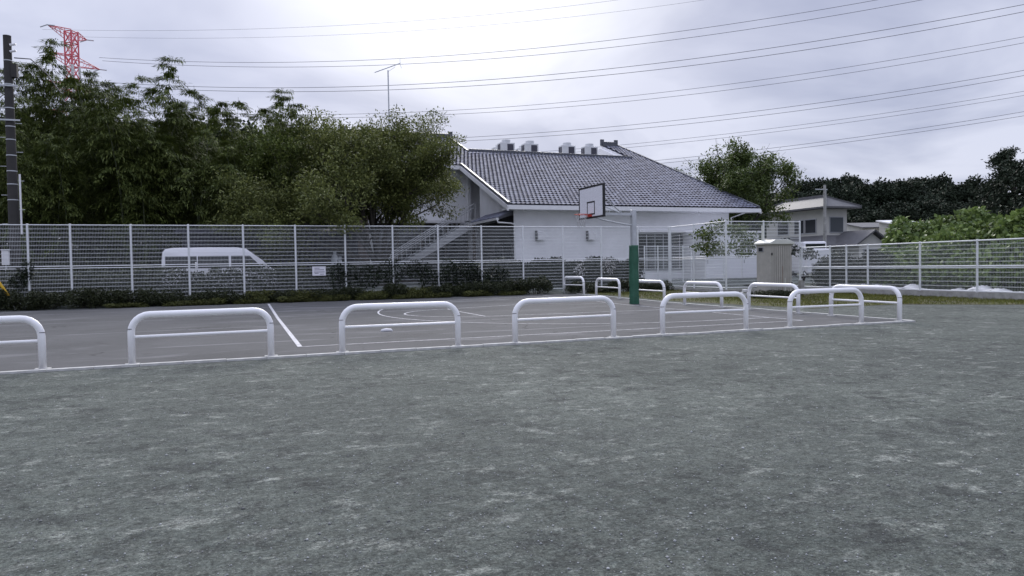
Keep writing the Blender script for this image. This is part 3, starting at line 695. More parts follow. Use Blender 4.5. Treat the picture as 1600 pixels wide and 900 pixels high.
# air-conditioning units in the roof well
ac = thing('rooftop_ac_unit', 'x', 'air conditioner')
MB().box(-.62, .62, -.38, .38, 0, 1.62).build('casing', 'ac_white', ac, bevel=.02)
g_ = MB().box(-.03, .5, -.392, -.382, .25, 1.5); g_.build('grille', 'ac_grille', ac)
MB().box(-.632, -.622, -.32, -.04, .25, 1.5).build('grille', 'ac_grille', ac); MB().box(-.632, -.622, .02, .32, .25, 1.5).build('grille', 'ac_grille', ac)
MB().tube([(0, 0, 1.62), (0, 0, 1.86)], .36, 20).build('fan_shroud', 'ac_white', ac, smooth=40)
def ac_at(px, b, label, first=False):
    o = ac if first else copy_tree(ac); q = PB(px, 240, b); o.location = (q.x, b, 9.16); o.rotation_euler = (0, 0, 0)
    o.scale = (.92, .92, .92); tag(o, label, 'air conditioner', 'air conditioning units on the hall roof')
ac_at(791, 51.0, 'front unit of the white rooftop air conditioner pair farthest from the gablet', True)
ac_at(781, 53.2, 'rear unit of the white rooftop air conditioner pair farthest from the gablet')
ac_at(828, 51.0, 'front unit of the white rooftop air conditioner pair second farthest from the gablet')
ac_at(817.5, 53.2, 'rear unit of the white rooftop air conditioner pair second farthest from the gablet')
ac_at(886, 51.0, 'single white rooftop air conditioner second from the small gablet')
ac_at(921, 51.0, 'single white rooftop air conditioner next to the small gablet')

# television aerial
ma = PB(608, 190, 50.0); mt = PB(608, 110, 50.0)
an = thing('tv_aerial', 'tall thin television aerial mast rising above the spreading tree', 'aerial', (ma.x, 50, zr(50)))
hA = mt.z - zr(50)
MB().tube([(0, 0, 0), (0, 0, hA)], .045, 8).build('mast', 'galv', an)
q0 = PB(586, 113, 50) - Vector((ma.x, 50, zr(50))); q1 = PB(625, 99, 50) - Vector((ma.x, 50, zr(50)))
MB().tube([q0, q1], .03, 6).build('boom', 'galv', an)
for i in range(9):
    p = q0.lerp(q1, i / 8); h = .12 + .05 * i / 8
    MB().tube([p + Vector((-.05, h * 1.6, 0)), p + Vector((.05, -h * 1.6, 0))], .008, 4).build('element', 'galv', an)
for s in (-1, 1): MB().tube([q1, q1 + Vector((.05, .2 * s, .38 * s))], .014, 5).build('reflector', 'galv', an)
MB().tube([Vector((0, 0, hA - .1)), q1.lerp(q0, .2) + Vector((0, 0, -.12))], .012, 5).build('brace', 'galv', an)

# ------------------------------------------------------------------ van behind the left fence
VB = 33.4; va = PB(250, 400, VB).x; vb = PB(434, 400, VB).x; VL = vb - va; vz = .40
van = thing('parked_van', 'white van parked behind the tall mesh fence, only its roof showing', 'van', ((va + vb) / 2, VB + .85, vz))
top = PB(330, 386.5, VB).z - vz
s_ = top / 1.98
prof = [(-.5, .32), (-.5, 1.05), (-.485, 1.8), (-.46, 1.93), (-.40, 1.975), (-.1, 1.99), (.14, 1.98), (.22, 1.93), (.37, 1.40), (.41, 1.18), (.485, .98), (.5, .72), (.5, .32)]
prof = [(p[0] * VL, p[1] * s_) for p in prof]
b = MB(); n = len(prof); wid = [(-.85, .94), (-.80, .985), (-.70, 1.0), (.70, 1.0), (.80, .985), (.85, .94)]
VV = []
for (yy, sc) in wid:
    for (a, z) in prof:
        zc = .32 * s_ + (z - .32 * s_) * (sc if z > 1.2 * s_ else 1); VV.append((a * (sc if abs(a) > .45 * VL else 1), yy * (1 - .06 * max(0, z / s_ - 1.1)), zc))
FF = [(j * n + i, j * n + (i + 1) % n, (j + 1) * n + (i + 1) % n, (j + 1) * n + i) for j in range(len(wid) - 1) for i in range(n)] + [tuple(range(n)), tuple(range((len(wid) - 1) * n, len(wid) * n))]
b.add(VV, FF).build('body', 'van_white', van, smooth=35)
def side_y(z): return .85 * (1 - .06 * max(0, z / s_ - 1.1)) + .003
for (u0, u1) in ((-.46, -.2), (-.19, .07)):
    for s in (-1, 1):
        zz0, zz1 = 1.12 * s_, 1.62 * s_
        MB().add([(u0 * VL, s * side_y(zz0), zz0), (u1 * VL, s * side_y(zz0), zz0), (u1 * VL, s * side_y(zz1), zz1), (u0 * VL, s * side_y(zz1), zz1)], [(0, 1, 2, 3)]).build('side_window', 'glass_dark', van)
for s in (-1, 1):
    zz0, zz1 = 1.12 * s_, 1.62 * s_
    MB().add([(.09 * VL, s * side_y(zz0), zz0), (.36 * VL, s * side_y(zz0), zz0), (.25 * VL, s * side_y(zz1), zz1), (.09 * VL, s * side_y(zz1), zz1)], [(0, 1, 2, 3)]).build('side_window', 'glass_dark', van)
MB().add([(.405 * VL, -.7, 1.24 * s_), (.405 * VL, .7, 1.24 * s_), (.262 * VL, .66, 1.82 * s_), (.262 * VL, -.66, 1.82 * s_)], [(0, 1, 2, 3)]).build('windscreen', 'glass_dark', van)
for u in (-.3, .31):
    for s in (-1, 1):
        w_ = MB().tube([(u * VL, s * .86, .33), (u * VL, s * .66, .33)], .33, 18).build('wheel', 'tyre', van)
        MB().tube([(u * VL, s * .868, .33), (u * VL, s * .80, .33)], .2, 12).build('rim', 'galv', w_)

# ------------------------------------------------------------------ portable cabin, tap post, block, sheets
bc = PD(1204.5, 445, 28.2); ba, bb_ = bc.x, bc.y
bt = thing('portable_cabin', 'beige ribbed portable toilet cabin with pale roof on the grass', 'portable toilet', (ba, bb_, zg(ba, bb_)))
BH = PD(1204, 381, 28.2).z - zg(ba, bb_); bz = .12
MB().box(0, 1.06, 0, .86, 0, bz).build('skid', 'concrete', bt)
MB().box(.01, 1.05, .01, .85, bz, BH).build('cabin_body', 'booth', bt, bevel=.02)
dr = MB(); 
for i in range(9): dr.box(.06 + i * .105, .06 + i * .105 + .062, -.012, .009, bz + .04, BH - .06)
dr.build('ribbed_panel', 'booth', bt)
vw = MB().box(-.012, .009, .42, .72, BH - .3, BH - .12).build('vent_window', 'alu', bt); MB().box(-.016, -.0125, .45, .69, BH - .28, BH - .14).build('pane', 'glass_dark', vw)
for z in (BH - .45, bz + .35): MB().box(.02, .07, -.03, -.013, z, z + .1).build('hinge', 'black_paint', bt); MB().box(.99, 1.04, -.03, -.013, z, z + .1).build('hinge', 'black_paint', bt)
MB().box(.66, .69, -.028, -.013, bz + .02, bz + .62).build('drain_pipe', 'booth_roof', bt); MB().box(.56, .575, -.0145, -.0125, bz + .1, bz + 1.1).build('rust_streak', 'rust', bt)
rfp = [(-.07, BH - .02), (-.07, BH + .05), (.2, BH + .17), (.86, BH + .17), (1.13, BH + .05), (1.13, BH - .02)]
MB().prism(rfp, 'y', -.07, .93).build('cabin_roof', 'booth_roof', bt, bevel=.02)
MB().tube([(.2, .7, BH + .1), (.2, .7, BH + .75)], .05, 8).build('vent_pipe', 'booth_roof', bt)
wb = PD(1171, 452, 28.6)
MB().box(-.3, .3, -.2, .2, 0, .2).box(-.36, -.24, -.21, .0, .2, .32).build('concrete_block', 'trim_white', None, bevel=.02)
o = bpy.data.objects['concrete_block']; o.location = (wb.x, wb.y, zg(wb.x, wb.y)); tag(o, 'white painted concrete block on the grass beside the beige cabin', 'block')
tp = PD(1252, 450, 29.5)
tpo = thing('water_tap_post', 'pale water tap post with pipes in front of the mesh fence corner', 'tap', (tp.x, tp.y, zg(tp.x, tp.y)))
MB().box(-.09, .09, -.09, .09, 0, .62).build('post', 'concrete', tpo, bevel=.015)
MB().tube([(0, -.05, .62), (0, -.05, .86), (0, -.18, .9), (0, -.25, .82)], .03, 8).build('tap', 'galv', tpo)
MB().tube([(.13, 0, 0), (.13, 0, .6), (0, 0, .7)], .025, 8).build('pipe', 'galv', tpo); MB().box(-.16, .16, -.3, .12, 0, .12).build('basin', 'concrete', tpo)
MB().tube([(-.05, -.1, .72), (.09, -.1, .76), (.03, -.1, .6)], .05, 6).build('valve', 'black_paint', tpo)
# crumpled white sheets lying on the base wall
rs = np.random.RandomState(7)
def sheet_thing(y0, y1, label):
    ny, nx = int((y1 - y0) / .05), 9; Vv = []
    ph = rs.uniform(0, 6, 6)
    for j in range(ny + 1):
        y = y0 + (y1 - y0) * j / ny
        ed = min(1, (j / ny) * 6, (1 - j / ny) * 6)
        for i in range(nx):
            t = i / (nx - 1)
            h = (.10 + .07 * math.sin(y * 3.1 + ph[0]) + .05 * math.sin(y * 7.7 + ph[1] + t * 3) + rs.normal() * .016) * math.sin(math.pi * min(1, t * .9 + .1)) * ed
            Vv.append((LA + .12 + t * .75 + .05 * math.sin(y * 5 + ph[2]), y, .235 + max(.004, h)))
    Ff = [(j * nx + i, j * nx + i + 1, (j + 1) * nx + i + 1, (j + 1) * nx + i) for j in range(ny) for i in range(nx - 1)]
    b = MB().add(Vv, Ff); o = b.build('plastic_sheet', 'sheet_white', None, smooth=True)
    m_ = o.modifiers.new('s', 'SOLIDIFY'); m_.thickness = .006
    tag(o, label, 'sheet', 'white sheets along the low fence')
sheet_thing(19.6, 25.0, 'crumpled white plastic sheet lying behind the low fence near the tall fence corner')
sheet_thing(16.2, 19.4, 'crumpled white plastic sheet lying behind the middle bays of the low fence')
sheet_thing(11.5, 16.0, 'long white plastic sheet behind the low fence farthest from the cabin')
bk = thing('vine_bank', None, None); bk['kind'] = 'structure'
# ------------------------------------------------------------------ utility pole left, guy, boxes
pb_ = PB(25, 430, 32.6)
up = thing('utility_pole', 'tall dark concrete utility pole with bands and fittings behind the tall fence', 'utility pole', (pb_.x, 32.6, zg(0, 32.6)))
PH = PB(4, 56, 32.6).z - zg(0, 32.6)
MB().tube([(0, 0, 0), (0, 0, PH)], [.205, .135], 16).build('shaft', 'pole_concrete', up, smooth=40)
for i, z in enumerate([3.9, 4.5, 5.0, 5.6, 6.2, 6.7, 7.4, 8.3, 9.2]):
    r_ = .205 - .07 * z / PH + .006
    MB().tube([(0, 0, z), (0, 0, z + .035)], r_, 16).build('band', 'galv', up)
for i in range(11):
    z = 3 + i * .55; s = 1 if i % 2 else -1
    MB().tube([(s * .1, 0, z), (s * .38, 0, z)], .012, 5).build('step_bolt', 'galv', up)
MB().bar((-.3, -.17, PH - 3.2), (.36, -.17, PH - 3.2), .06).build('cross_arm', 'galv', up); MB().bar((-.3, -.17, PH - 1.9), (.34, -.17, PH - 1.9), .06).build('cross_arm', 'galv', up)
MB().tube([(0, 0, PH - .02), (0, 0, PH + .02)], .14, 12).box(.1, .3, -.12, .12, PH - 1.55, PH - 1.05).build('switch_box', 'pole_concrete', up)
for z in (PH - .35, PH - .6): MB().tube([(.1, -.1, z), (.3, -.1, z + .05)], .045, 8).build('insulator', 'trim_white', up)
MB().tube([(.27, -.12, 2.6), (.27, -.12, 4.9)], .035, 8).build('conduit', 'trim_white', up)
MB().tube([(.2, 0, PH - .8), (.7, .2, PH - .75), (1.2, .3, PH - 1.25), (1.6, .5, PH - 1.9)], .022, 6).build('service_cable', 'cable', up)
g0, g1, g2 = PB(-14, 424, 30.25), PB(14, 463, 30.25), PB(25, 483, 30.25)
gw = thing('guy_wire_guard', 'yellow guy wire cover leaning into the hedge beside the utility pole', 'guy wire', (g2.x, 30.25, zg(0, 30.25)))
O_ = Vector(gw.location); g2 = Vector((g2.x, g2.y, zg(0, 30.25) - .02))
MB().tube([g0 - O_, g1 - O_], .05, 10).build('cover', 'yellow', gw, smooth=40); MB().tube([g1 - O_, g2 - O_], .03, 8).build('anchor_rod', 'trim_white', gw, smooth=40)
mb_ = PB(9, 402, 32.3)
mbx = thing('meter_box', 'small white meter box on a stake behind the tall fence by the utility pole', 'box', (mb_.x, 32.3, zg(0, 32.3)))
MB().box(-.12, .12, -.08, .08, mb_.z - .3 - zg(0, 32.3), mb_.z + .26 - zg(0, 32.3)).build('case', 'trim_white', mbx, bevel=.01)
MB().box(-.14, .14, -.1, .1, mb_.z + .262 - zg(0, 32.3), mb_.z + .3 - zg(0, 32.3)).build('lid', 'trim_white', mbx); MB().box(-.03, .03, -.03, .03, 0, mb_.z - .302 - zg(0, 32.3)).build('stake', 'galv', mbx)
for i, (px, t_, lab) in enumerate(((307, 409, 'white stake behind the mesh fence beside the parked van tail'), (392, 421, 'short white stake behind the mesh fence beside the parked van nose'), (472, 432, 'short white stake behind the mesh fence beside the notice sign'))):
    q = PB(px, 440, 31.6); tz = PB(px, t_, 31.6).z
    o = MB().tube([(0, 0, 0), (0, 0, tz - .3)], .035, 8).tube([(0, 0, tz - .3), (0, 0, tz - .28)], [.045, .02], 8).build('marker_stake', 'trim_white'); o.location = (q.x, 31.6, zg(0, 31.6)); tag(o, lab, 'stake')
q = PB(327, 427, 31.9)
mi = thing('small_plate_sign', 'small rounded white plate on a stake behind the fence below the van', 'sign', (q.x, 31.9, zg(0, 31.9)))
zc = q.z - zg(0, 31.9)
MB().prism([(.18 * (abs(math.cos(t)) ** .5) * math.copysign(1, math.cos(t)), zc + .12 * (abs(math.sin(t)) ** .5) * math.copysign(1, math.sin(t))) for t in [R(15 * k) for k in range(24)]], 'y', -.03, 0).build('plate', 'trim_white', mi)
MB().tube([(0, .03, 0), (0, .03, zc)], .02, 6).build('stake', 'galv', mi)

# dark shed and gas cylinders between the van and the hall
s0, s1 = PB(285, 400, 38.2), PB(560, 400, 38.2)
sh = thing('dark_shed', 'long dark corrugated shed behind the parked van', 'shed', ((s0.x + s1.x) / 2, 38.2, .48))
SW = (s1.x - s0.x) / 2
MB().box(-SW, SW, .05, 3, 0, 2.75).build('shed_wall', 'shed_dark', sh)
rb_ = MB().box(-.09, .09, -.01, .049, 0, 2.7).mesh('cladding_strip', 'shed_dark'); k = -SW + .2
while k < SW - .1:
    obj('cladding_strip', rb_, sh).location = (k, 0, 0); k += .42
MB().prism([(-.4, 2.76), (3.3, 3.1), (3.3, 3.2), (-.4, 2.86)], 'x', -SW - .3, SW + .3).build('shed_roof', 'shed_dark', sh)
gc = thing('gas_cylinder', 'x', 'gas cylinder', group='gas cylinders by the dark shed')
MB().tube([(0, 0, 0), (0, 0, .05), (0, 0, 1.05), (0, 0, 1.2), (0, 0, 1.25)], [.17, .185, .185, .1, .05], 14).build('tank', 'galv', gc, smooth=40)
MB().tube([(0, 0, 1.25), (0, 0, 1.38)], .085, 10).build('valve_collar', 'galv', gc)
for i, (px, lab) in enumerate(((523, 'grey gas cylinder by the dark shed, taller one next to the tree'), (531, 'grey gas cylinder by the dark shed, the lower of two'))):
    o = gc if i == 0 else copy_tree(gc); q = PB(px, 400, 36.6); o.location = (q.x, 36.6, .9 - .25 * i); tag(o, lab, 'gas cylinder')
q = PB(526, 400, 36.6); o = MB().box(-.7, .7, -.35, .35, -.5, .4).box(-.68, -.2, -.34, .34, .4, .4).build('cylinder_plinth', 'concrete'); o.location = (q.x, 36.6, .5)
o.data.clear_geometry(); mm = MB().box(-.7, .05, -.35, .35, -.1, .39).box(.053, .75, -.35, .35, -.1, .14).mesh('cylinder_plinth', 'concrete'); o.data = mm; tag(o, 'stepped concrete plinth under the gas cylinders', 'plinth')

# white storage shed and small truck on the right, behind the side fence
w0, w1 = PB(1101, 380, 35.2), PB(1186, 380, 35.2)
ws = thing('white_storage_shed', 'white flat-roofed storage shed behind the corner of the tall fence', 'shed', ((w0.x + w1.x) / 2, 35.2, .46))
WW = (w1.x - w0.x) / 2; wh = PB(1140, 364, 35.2).z - .46
MB().box(-WW, WW, 0, 2.2, 0, wh).build('shed_body', 'trim_white', ws)
MB().box(-WW - .12, WW + .12, -.15, 2.3, wh + .003, wh + .12).build('shed_roof', 'trim_white', ws)
for k in range(3):
    d_ = MB().box(-WW + .08 + k * 2 * WW / 3, -WW + (k + 1) * 2 * WW / 3 - .06, -.03, -.002, .05, wh - .1).build('door_panel', 'van_white', ws); MB().box(-WW + .16 + k * 2 * WW / 3, -WW + .2 + k * 2 * WW / 3, -.05, -.031, .9, 1.1).build('handle', 'alu', d_)
kq = PD(1264, 392, 44)
kt = thing('small_white_truck', 'small white box van parked behind the low mesh fence', 'van', (kq.x, kq.y, .3), R(68))
kh = PD(1264, 378, 44).z - .3
MB().box(-1.0, 1.1, -.7, .7, .35, kh).build('body', 'van_white', kt, bevel=.12); MB().box(-1.6, -1.003, -.68, .68, .35, kh - .45).build('bonnet', 'van_white', kt, bevel=.1)
MB().box(-.8, .9, -.705, -.701, kh - .6, kh - .2).build('side_window', 'glass_dark', kt); MB().box(-1.006, -1.001, -.58, .58, kh - .42, kh - .14).build('windscreen', 'glass_dark', kt)
for u in (-1.1, .75):
    for s in (-1, 1): MB().tube([(u, s * .7, .27), (u, s * .55, .27)], .27, 14).build('wheel', 'tyre', kt)

# ------------------------------------------------------------------ two-storey house, far pole, low roofs
hc = PD(1290, 408, 60)
hs = thing('two_storey_house', 'two-storey grey house with low tiled hip roof and gabled porch', 'house', (hc.x, hc.y, .4))
MB().box(0, 2.3, 0, 7.2, 2.9, 5.35).build('upper_wall', 'house_wall', hs)
def hip(x0, x1, y0, y1, z0, z1, ins, rid):
    cx = (x0 + x1) / 2
    return MB().add([(x0, y0, z0), (x1, y0, z0), (x1, y1, z0), (x0, y1, z0), (cx, y0 + ins, z1), (cx, y1 - ins, z1), (x0, y0, z0 - .14), (x1, y0, z0 - .14), (x1, y1, z0 - .14), (x0, y1, z0 - .14)],
                    [(0, 1, 4), (1, 2, 5, 4), (2, 3, 5), (3, 0, 4, 5), (0, 6, 7, 1), (1, 7, 8, 2), (2, 8, 9, 3), (3, 9, 6, 0), (9, 8, 7, 6)])
hr = hip(-.8, 3.1, -.8, 8.0, 5.5, 6.5, 2.0, 0).build('roof', 'house_roof', hs)
MB().bar((1.15, 1.1, 6.55), (1.15, 6.1, 6.55), .25, .22).build('ridge_cap', 'house_roof', hr)
for (p, q) in (((-.8, -.8, 5.53), (1.15, 1.2, 6.53)), ((3.1, -.8, 5.53), (1.15, 1.2, 6.53)), ((-.8, 8, 5.53), (1.15, 6.0, 6.53))): MB().bar(p, q, .2, .14).build('hip_cap', 'house_roof', hr)
def hwin(x0, x1, y0, y1, z0, z1, side):
    if side == 'a':
        f_ = MB().box(x0 - .05, x0 - .002, y0, y1, z0, z1).build('window', 'alu', hs); MB().box(x0 - .065, x0 - .051, y0 + .07, y1 - .07, z0 + .07, z1 - .07).build('pane', 'glass_dark', f_)
    else:
        f_ = MB().box(x0, x1, y0 - .05, y0 - .002, z0, z1).build('window', 'alu', hs); MB().box(x0 + .07, x1 - .07, y0 - .065, y0 - .051, z0 + .07, z1 - .07).build('pane', 'glass_grey', f_)
hwin(0, 0, 1.0, 2.3, 3.35, 4.6, 'a'); hwin(0, 0, 2.4, 3.6, 3.35, 4.6, 'a'); hwin(0, 0, 4.3, 5.7, 3.35, 4.6, 'a'); hwin(.4, 1.9, 0, 0, 3.35, 4.7, 'b')
MB().box(-1.2, 2.6, -.6, 7.2, 0, 2.3).build('lower_wall', 'house_wall', hs)
lr = MB().add([(-2.1, -1.4, 2.3), (0.0, 0.0, 3.15), (0.0, 7.5, 3.15), (-2.1, 7.5, 2.3), (-2.1, -1.4, 2.15), (0, 0, 2.95), (0, 7.5, 2.95), (-2.1, 7.5, 2.15)], [(0,1,2,3),(7,6,5,4),(0,4,5,1),(1,5,6,2),(2,6,7,3),(3,7,4,0)]).build('lower_roof', 'house_roof', hs)
MB().add([(-2.1, -1.4, 2.3), (3.2, -1.4, 2.3), (2.4, -.003, 3.15), (0, -.003, 3.15), (-2.1, -1.4, 2.15), (3.2, -1.4, 2.15), (2.4, -.003, 2.95), (0, -.003, 2.95)], [(0,1,2,3),(7,6,5,4),(0,4,5,1),(1,5,6,2),(2,6,7,3),(3,7,4,0)]).build('lower_roof', 'house_roof', hs)
MB().prism([(.3, 0), (2.9, 0), (2.9, 2.4), (1.6, 3.2), (.3, 2.4)], 'y', -3.2, -.61).build('porch_wall', 'house_wall', hs)
for s in (-1, 1):
    MB().add([(1.6, -3.6, 3.45), (1.6 + s * 2.0, -3.6, 2.25), (1.6 + s * 2.0, -.4, 2.25), (1.6, -.4, 3.45), (1.6, -3.6, 3.3), (1.6 + s * 2.0, -3.6, 2.1), (1.6 + s * 2.0, -.4, 2.1), (1.6, -.4, 3.3)], [(0,1,2,3),(7,6,5,4),(0,4,5,1),(1,5,6,2),(2,6,7,3),(3,7,4,0)]).build('porch_roof', 'house_roof', hs)
dd = MB().box(.7, 2.5, -3.25, -3.202, .1, 1.95).build('door', 'alu', hs); MB().box(.8, 2.4, -3.27, -3.251, .2, 1.85).build('pane', 'glass_dark', dd)
hwin(-1.2, 0, .5, 3.0, .5, 1.9, 'a'); hwin(-1.2, 0, 4.0, 6.0, .5, 1.9, 'a')
fp = PD(1289, 408, 56)
fpo = thing('distant_utility_pole', 'slim grey utility pole standing in front of the two-storey house', 'utility pole', (fp.x, fp.y, .4))
fh = PD(1287, 289, 56).z - .4
MB().tube([(0, 0, 0), (0, 0, fh)], [.16, .1], 12).build('shaft', 'concrete', fpo, smooth=40)
MB().bar((-.9, 0, fh - .35), (.25, 0, fh - .35), .07).build('cross_arm', 'galv', fpo); MB().tube([(.12, 0, fh * .4), (.12, 0, fh * .95)], .03, 6).build('conduit', 'galv', fpo)
def low_roof(name, p, q, dep, th, label, wallh):
    A, B_ = PD(*p, dep), PD(*q, dep); L_ = (B_ - A).length; r0 = math.atan2(B_.y - A.y, B_.x - A.x)
    t = thing(name, label, 'shed', (A.x, A.y, .3), r0); z = A.z - .3
    MB().add([(0, -1.5, z - .35), (L_, -1.5, z - .35), (L_, 2.5, z + .25), (0, 2.5, z + .25), (0, -1.5, z - .25), (L_, -1.5, z - .25), (L_, 2.5, z + .35), (0, 2.5, z + .35)], [(3,2,1,0),(4,5,6,7),(0,1,5,4),(1,2,6,5),(2,3,7,6),(3,0,4,7)]).build('roof', th, t)
    MB().prism([(-1.2, 0), (2.3, 0), (2.3, z + .18), (-1.2, z - .34)], 'x', .2, L_ - .2).build('wall', 'house_wall', t)
low_roof('low_shed', (1335, 352), (1392, 354), 66, 'house_roof', 'low grey-roofed shed beside the two-storey house', 2)
low_roof('far_barn', (1392, 348), (1440, 348), 60, 'trim_white', 'pale sloping metal roof poking out above the vines', 2)

# ------------------------------------------------------------------ transmission tower and lines
TD = 200.0; tq = PD(111, 50, TD); TX, TY, TZ = tq.x, tq.y, tq.z
wdir_c = (.977, -.21)                                   # line direction in camera plan
def c2w(X, Y): return Vector((X * math.cos(TH) + Y * math.sin(TH), -X * math.sin(TH) + Y * math.cos(TH), 0))
wd = c2w(*wdir_c); wp = c2w(-.21, -.977)                # along the line / across it (towards the camera)
tw = thing('transmission_tower', 'red and white lattice power transmission tower above the bamboo', 'pylon', (TX, TY, 0.5))
def lp_(s, t, z): return wd * s + wp * t + Vector((0, 0, z - .5))
zb1 = PD(111, 103, TD).z
def hw(z): return 1.15 + max(0, (TZ - 16 - z)) * .075
for s in (-1, 1):
    for t in (-1, 1):
        MB().tube([lp_(s * hw(zb1), t * hw(zb1), zb1), lp_(s * hw(TZ), t * hw(TZ), TZ)], .2, 6).build('leg', 'tower_red', tw)
        MB().tube([lp_(s * hw(.5), t * hw(.5), .5), lp_(s * hw(zb1 - 12), t * hw(zb1 - 12), zb1 - 12), lp_(s * hw(zb1), t * hw(zb1), zb1 - .01)], .34, 6).build('lower_leg', 'tower_white', tw)
br = MB(); z = TZ
while z > zb1 - 8:
    z2 = z - 3.2
    for (a, b_) in (((-1, -1), (1, -1)), ((1, -1), (1, 1)), ((1, 1), (-1, 1)), ((-1, 1), (-1, -1))):
        br.tube([lp_(a[0] * hw(z), a[1] * hw(z), z), lp_(b_[0] * hw(z2), b_[1] * hw(z2), z2)], .13, 4); br.tube([lp_(b_[0] * hw(z), b_[1] * hw(z), z), lp_(a[0] * hw(z2), a[1] * hw(z2), z2)], .13, 4)
        br.tube([lp_(a[0] * hw(z), a[1] * hw(z), z), lp_(b_[0] * hw(z), b_[1] * hw(z), z)], .15, 4)
    z = z2
br.build('bracing', 'tower_red', tw)
def cross_arm(z, t0, t1, nm='cross_arm'):
    for t in (t0, t1):
        a = MB(); sg_ = 1 if t > 0 else -1
        tip = lp_(0, t, z)
        for s in (-1, 1):
            a.tube([lp_(s * 1.12, sg_ * 1.12, z + .8), tip], .13, 4); a.tube([lp_(s * 1.12, sg_ * 1.12, z - 1.6), tip], .11, 4)
            for f_ in (.3, .55, .78):
                p = lp_(s * 1.12, sg_ * 1.12, z + .8).lerp(tip, f_); q = lp_(s * 1.12, sg_ * 1.12, z - 1.6).lerp(tip, f_ - .12); a.tube([p, q], .07, 4)
                a.tube([p, lp_(-s * 1.12, sg_ * 1.12, z + .8).lerp(tip, f_)], .06, 4)
        a.build(nm, 'tower_red', tw)
        ins = MB().tube([tip, tip + wd * 2.2 + Vector((0, 0, -.4))], .16, 6).tube([tip, tip - wd * 2.2 + Vector((0, 0, -.4))], .16, 6); ins.build('insulator_string', 'galv', tw)
cross_arm(TZ - .5, 7.8, -5.5); cross_arm(TZ - 7.6, 8.5, -10.0); cross_arm(TZ - 15.5, 10.5, -11.0); cross_arm(TZ - 23, 10, -10)
WIRES = [  # (across offset, radius, photo points)
    (9, .035, [(66, 46.5), (130, 46.5), (400, 45.5), (800, 19), (965, 0)]), (-7.5, .035, [(132, 57.5), (400, 59), (800, 35.5), (1100, 0)]),
    (-12, .07, [(155, 90), (400, 97.5), (800, 79), (1200, 28.5), (1370, 0)]), (-11.4, .07, [(160, 95), (400, 104.5), (800, 89.5), (1200, 41), (1440, 0)]),
    (10.5, .07, [(70, 121), (175, 129), (400, 137), (800, 122), (1200, 75.5), (1600, 7)]), (10, .07, [(72, 127), (200, 136), (400, 142.5), (800, 131), (1200, 86), (1600, 18.5)]),
    (-11, .06, [(150, 167), (380, 178), (610, 176.5), (800, 167), (1200, 123), (1600, 57.5)]), (-10.4, .06, [(152, 171), (380, 182), (650, 181), (800, 174), (1200, 132), (1600, 67)]),
    (10.5, .055, [(75, 212), (380, 223), (700, 216), (800, 211), (1200, 171), (1600, 110)]), (10, .055, [(76, 216), (380, 227), (720, 220.5), (800, 216.5), (1200, 179), (1600, 118)]),
    (-10, .05, [(148, 252), (500, 255), (850, 236), (1200, 202), (1600, 142.5)]), (-9.5, .05, [(150, 256), (500, 259), (850, 240.5), (1200, 208), (1600, 149)]),
    (10, .05, [(75, 275), (500, 281), (1020, 252), (1200, 231.5), (1600, 174.5)]), (9.5, .05, [(76, 280), (500, 286), (1020, 257), (1200, 237), (1600, 181)])]
WL_ = ['thin topmost earth wire on the near arm', 'thin second earth wire on the far arm', 'upper conductor of the highest conductor pair', 'lower conductor of the highest conductor pair',
       'upper conductor of the second highest pair', 'lower conductor of the second highest pair', 'upper conductor of the third highest pair', 'lower conductor of the third highest pair',
       'upper conductor of the fourth pair down', 'lower conductor of the fourth pair down', 'upper conductor of the second lowest pair', 'lower conductor of the second lowest pair',
       'upper conductor of the lowest pair', 'lower conductor of the lowest pair']
tcx = (TX * math.cos(TH) - TY * math.sin(TH), TX * math.sin(TH) + TY * math.cos(TH))
for (off, rw, pts), lab in zip(WIRES, WL_):
    X0, Y0 = tcx[0] - .21 * off, tcx[1] - .977 * off
    xs_ = np.array([p[0] for p in pts], float); ys_ = np.array([p[1] for p in pts], float)
    cf = np.polyfit((xs_ - 800) / 800, ys_, 3 if len(pts) > 4 else 2); path = []
    for px in np.linspace(pts[0][0], max(1700, pts[-1][0] + 250), 44):
        py = np.polyval(cf, (px - 800) / 800); d = ray(px, py); u = d[3] / d[4]
        s = (u * Y0 - X0) / (wdir_c[0] - u * wdir_c[1]); dep = Y0 + wdir_c[1] * s; path.append(PD(px, py, dep))
    o0 = path[0].copy(); o = MB().tube([p - o0 for p in path], rw * .75, 4).build('power_line', 'cable'); o.location = o0
    tag(o, 'overhead power line across the sky, ' + lab, 'power line', 'overhead power lines')

# ------------------------------------------------------------------ vegetation
def skeleton(rs, base, limbs, L0, r0, levels, spread=.5, up=.15, gnarl=.12, ratio=.68, kids=3):
    """limbs: start directions; returns tubes and twig segments"""
    mb = MB(); tips = []
    def grow(p, d, L, r, lv):
        n = 4; pts = [p]; rr = [r]
        for i in range(n):
            d = (d + Vector(rs.normal(size=3) * gnarl) + Vector((0, 0, up * .25))).normalized(); p = p + d * L / n; pts.append(p); rr.append(r * (1 - .45 * (i + 1) / n))
        mb.tube(pts, rr, 5 if lv > 1 else 4 if lv else 3, False)
        if lv == 0: tips.extend([(pts[2], d), (pts[3], d), (pts[4], d)]); return
        if lv == 1: tips.extend([(pts[3], d), (pts[4], d)])
        for k in range(kids):
            q = pts[2 + (k % 3)] if k else pts[-1]
            nd = (d + Vector(rs.normal(size=3)) * spread + Vector((0, 0, up))).normalized(); grow(q, nd, L * ratio * rs.uniform(.8, 1.2), rr[-1] * .75, lv - 1)
    for d in limbs: grow(Vector(base), Vector(d).normalized(), L0 * rs.uniform(.85, 1.15), r0, levels)
    return mb, tips
